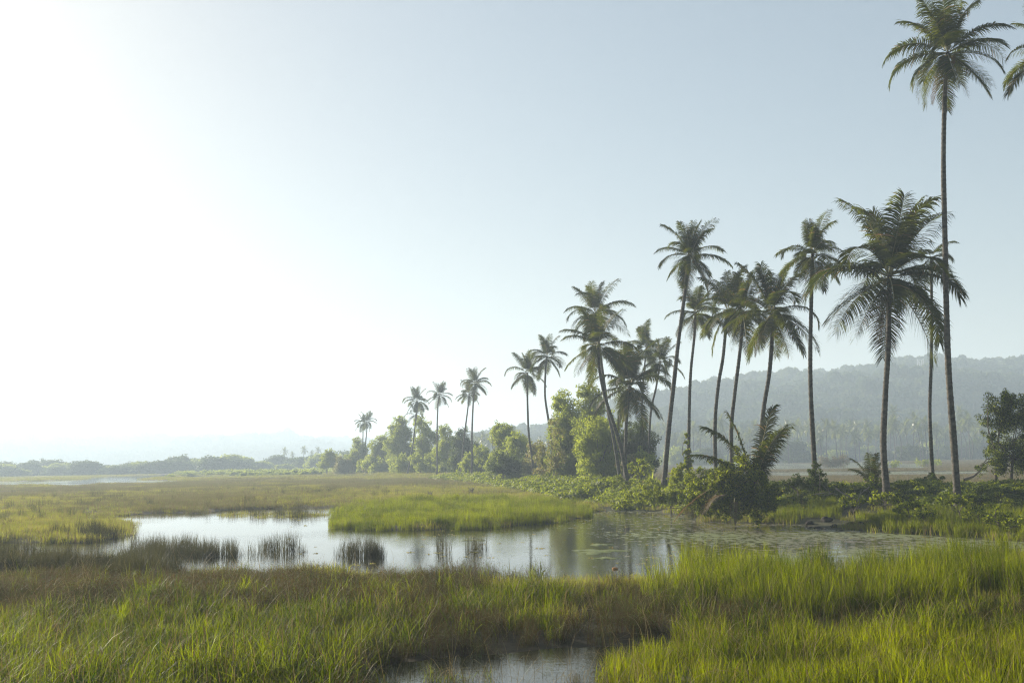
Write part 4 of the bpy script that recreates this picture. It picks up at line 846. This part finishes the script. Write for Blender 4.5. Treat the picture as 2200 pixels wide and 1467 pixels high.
# ------------------------------------------------------------------ far palm grove beyond the field
M['palm_far'] = leaf_mat("palm_leaflet_lit", (.05, .07, .03), (.13, .15, .06), (.12, .16, .04), (.30, .32, .08), trans=.4, rough=.4, spec=.5)  # brighter copy of the palm leaflet: light caught by the crowns, put into the colour
def far_crown(seed):
    G = Geo(); r_ = random.Random(seed); Vs = []; Fs = []
    base_n = 0; allV = []; allQ = []; allT = []
    for i in range(17):
        u = (i + .5) / 17; ci = min(8, int(u * 9)); me = FR_SPARSE[ci][0]
        co = np.zeros(len(me.vertices) * 3, np.float32); me.vertices.foreach_get("co", co); co = co.reshape(-1, 3) * r_.uniform(.75, 1.0) * .85
        a = i * 2.4 + r_.uniform(-.2, .2); c, s = math.cos(a), math.sin(a); co = co @ np.array([[c, s, 0], [-s, c, 0], [0, 0, 1]])
        qs = [tuple(p.vertices) for p in me.polygons if len(p.vertices) == 4]; ts = [tuple(p.vertices) for p in me.polygons if len(p.vertices) == 3]
        G.add(co, np.array(qs), np.array(ts))
    return G.mesh("crown", [M['palm_far']])
FCROWN = [far_crown(s) for s in range(4)]
def far_trunk(h, seed):
    r_ = np.random.default_rng(seed); P = np.array([(0, 0, -.3), (r_.normal(0, .5), 0, h * .5), (r_.normal(0, .8), r_.normal(0, .3), h)]); S_ = spline(P, 9)
    V_, q_, t_ = tube(S_, np.linspace(.24, .15, 9), 6); G = Geo(); G.add(V_, q_, t_); return G.mesh("trunk", [M['bark']], smooth=True), S_[-1]
FTR = [far_trunk(h, i) for i, h in enumerate((10, 12, 14, 16, 18))]
def far_palm(x, y, ti, s, label, group, seed):
    r_ = random.Random(seed); root = thing("palm_tree", (x, y, 0), label, "palm tree", group); root.scale = (s, s, s); root.rotation_euler = (0, 0, r_.uniform(0, 6.28))
    me, top = FTR[ti]; link("trunk", me, root); link("crown", FCROWN[r_.randrange(4)], root, top)
GR = "palms of the grove before the hill"
rr = random.Random(5); cnt = 0
for k in range(150):
    px = 1005 + (k + rr.uniform(-.8, .8)) * 8.4; Yt = rr.uniform(395, 500)
    if px < 1400 and rr.random() < .5: continue
    x = at_y(px, 980, Yt)[0]; ti = rr.choice((0, 1, 1, 2, 2, 3)); far_palm(x, Yt, ti, rr.uniform(.85, 1.12), "grey hazy palm in the dense grove between field and hill", GR, k)
far_palm(at_y(1926, 980, 470)[0], 470, 4, 1.22, "tallest palm of the grove, rising left of the slim palm's trunk", GR, 400); far_palm(at_y(2066, 980, 440)[0], 440, 4, 1.12, "tall grove palm standing just right of the tallest trunk", GR, 401)
LR = "tiny palms over the far left tree line"
for k, (px, py, lb_) in enumerate([(612, 968, "leftmost tiny palm over the far tree line"), (628, 976, "low tiny palm between two taller ones on the tree line"), (652, 966, "middle tiny palm over the far tree line"), (670, 974, "short tiny palm beside the rightmost one"), (682, 967, "rightmost tiny palm over the far tree line")]):
    q = at_y(px, py, 620); far_palm(q[0], 620, 2, (q[2]) / 14.5, lb_, LR, 500 + k)

# far broadleaf trees: a few shapes, many copies
def far_tree_mesh(seed, r, h, m_):
    r_ = np.random.default_rng(seed); bl = [(r_.normal(0, r * .4), r_.normal(0, r * .3), h * (.35 + .4 * r_.random()), r * (.45 + .25 * r_.random())) for _ in range(6)] + [(r_.normal(0, r * .6), r_.normal(0, r * .4), h * .18, r * .45) for _ in range(5)]
    Vv, Q_, C = foliage_geo(bl, 22, .75, seed, aspect=.7); G = Geo(); G.add(Vv, Q_); cm = G.mesh("crown", [m_]); G = Geo()
    for j in range(5):
        e = C[r_.integers(len(C))]; V_, q_, t_ = tube(spline(np.array([(0, 0, -.2), e * .5, e]), 5), np.linspace(.3, .06, 5), 5); G.add(V_, q_, t_)
    return cm, G.mesh("trunk", [M['wood']])
FT = [far_tree_mesh(600 + i, 5.5, 9, M['leaf_a'] if i % 2 else M['leaf_c']) for i in range(5)]
def far_tree(x, y, k, sx, sz, label, group, name="broadleaf_tree"):
    root = thing(name, (x, y, 0), label, "tree", group); root.scale = (sx, sx, sz); root.rotation_euler = (0, 0, k * 1.7); link("crown", FT[k % 5][0], root); link("trunk", FT[k % 5][1], root)
rr = random.Random(11); k = 0; px = -60
while px < 760:
    Yt = rr.uniform(455, 520); x = at_y(px, 1000, Yt)[0]; s = rr.uniform(.8, 1.35); hs = s * rr.uniform(.42, .7) * (1.15 if px > 350 else .9)
    far_tree(x, Yt, k, s, hs, "pale hazy tree in the tree line beyond the lagoon", "trees of the tree line beyond the lagoon"); k += 1; px += rr.uniform(12, 26)
for j in range(46):
    px = 1000 + j * 28 + rr.uniform(-10, 10); Yt = rr.uniform(410, 520); s = rr.uniform(.6, 1.1); far_tree(at_y(px, 990, Yt)[0], Yt, j, s, s * rr.uniform(.6, 1.0), "grey undergrowth tree beneath the grove palms", "undergrowth trees in the palm grove")
# low scrub beyond the marsh, left middle
FT2 = [far_tree_mesh(640 + i, 2.2, 2.2, M['leaf_a']) for i in range(3)]
sc_coll = make_collection("scrub_clump", [f[0] for f in FT2]); n = 420
pxs = rng.random(n) * 420 + 360; Ys = 300 + rng.random(n) * 110; xs_ = np.array([at_y(a, 1000, b)[0] for a, b in zip(pxs, Ys)]); ok = pond_sd(xs_, Ys) > 1; xs_, Ys = xs_[ok], Ys[ok]; n = len(xs_); s = .35 + .4 * rng.random(n)
scatter("undergrowth", np.stack([xs_, Ys, np.zeros(n)], 1), np.stack([np.zeros(n)] * 2 + [rng.random(n) * 6.28], 1), np.stack([s, s, s * .8], 1), rng.integers(0, 3, n), sc_coll, "low grey green scrub between lagoon and tree row", "scrub")
# bushes in the field behind the bank
for i, (px, Yt, w_, m_, lb_) in enumerate([(1800, 270, 3.2, M['g_field'], "brown dry bush in the field right of the ivy clad trunk"), (1775, 285, 2.2, M['g_field'], "smaller dry bush beside the brown one in the field"), (1925, 255, 1.8, M['leaf_b'], "yellow green bush in the field right of the broad palm's trunk"), (1990, 262, 2.0, M['leaf_b'], "yellow green bush behind the slim hidden palm's trunk"), (1465, 150, 1.6, M['leaf_b'], "bright bush beyond the vine wrapped foot")]):
    b = at_y(px, 1000, Yt); r_ = np.random.default_rng(i); bl = [(r_.normal(0, w_ * .5), r_.normal(0, w_ * .3), w_ * .35 * (1 + r_.random()), w_ * .45) for _ in range(5)]
    root = thing("field_bush", (b[0], Yt, 0), lb_, "bush"); Vv, Q_, C = foliage_geo(bl, 60, .35, i); G = Geo(); G.add(Vv, Q_); link("foliage", G.mesh("foliage", [m_]), root)
    G = Geo()
    for j in range(5):
        e = C[r_.integers(len(C))]; V_, q_, t_ = tube(np.array([(0, 0, -.1), e * .5, e]), [.06, .04, .02], 4); G.add(V_, q_, t_)
    link("stems", G.mesh("stems", [M['wood']]), root)
# wooden pole in the field and the lattice mast on the hill
b = at_z(1951, 990, 0.0); top = at_y(1950, 949, b[1])[2]; G = Geo(); V_, q_, t_ = tube(np.array([(0, 0, -.3), (0, 0, top * .5), (0, 0, top)]), [.2, .17, .14], 8); G.add(V_, q_, t_)
root = thing("utility_pole", (b[0], b[1], 0), "thin dark wooden pole standing in the field before the grove", "pole"); link("pole", G.mesh("pole", [M['wood']], smooth=True), root)
V_, q_, t_ = tube(np.array([(-.8, 0, top * .93), (0, 0, top * .93), (.8, 0, top * .93)]), .07, 5); G = Geo(); G.add(V_, q_, t_); link("crossarm", G.mesh("crossarm", [M['wood']]), root)
Ym = 780; t0 = at_y(1986, 773, Ym); b0 = at_y(1984, 880, Ym); hm = t0[2] - b0[2]; root = thing("lattice_mast", b0, "faint steel lattice mast with antennas on the wooded hillside", "mast")
G = Geo(); wb, wt = 2.6, 1.6
def bar(G, a, b, r): V_, q_, t_ = tube(np.array([a, (np.array(a) + np.array(b)) / 2, b], float), r, 4); G.add(V_, q_, t_)
lev = np.linspace(0, 1, 10)
def cn(i, l): wd = wb + (wt - wb) * l; return np.array([(-1, 1, 1, -1)[i] * wd, (-1, -1, 1, 1)[i] * wd, hm * l])
for i in range(4):
    bar(G, cn(i, 0), cn(i, 1), .18)
    for a_, b_ in zip(lev[:-1], lev[1:]): bar(G, cn(i, a_), cn((i + 1) % 4, b_), .1); bar(G, cn(i, b_), cn((i + 1) % 4, b_), .1)
link("lattice", G.mesh("lattice", [M['metal']]), root)
for a_ in (.55, .62, .78, .98):
    for sx in (-1, 1):
        G = Geo(); V_, q_, t_ = tube(np.array([(sx * 2.4, -.4, hm * a_ - 1.6), (sx * 2.4, -.4, hm * a_), (sx * 2.4, -.4, hm * a_ + 1.6)]), .35, 6); G.add(V_, q_, t_); link("antenna", G.mesh("antenna", [M['metal']]), root)

# ------------------------------------------------------------------ haze
hx, hy0, hy1, hz0, hz1 = 3150, -80, 3100, -1.6, 118
Vb = np.array([(x, y, z) for z in (hz0, hz1) for x, y in ((-hx, hy0), (hx, hy0), (hx, hy1), (-hx, hy1))], float)
hz = link("haze", mesh_from("haze", Vb, [np.array([(3, 2, 1, 0), (4, 5, 6, 7), (0, 1, 5, 4), (1, 2, 6, 5), (2, 3, 7, 6), (3, 0, 4, 7)])])); tag(hz, "pale morning haze over the marsh", "haze", kind='stuff')
m_, nt_, N_, L_ = mat("haze"); vo = N_.new("ShaderNodeVolumePrincipled"); vo.inputs["Color"].default_value = (.68, .84, 1.0, 1); vo.inputs["Density"].default_value = .00082; vo.inputs["Anisotropy"].default_value = .22
om = N_.new("ShaderNodeOutputMaterial"); L_.new(vo.outputs[0], om.inputs["Volume"]); hz.data.materials.append(m_)
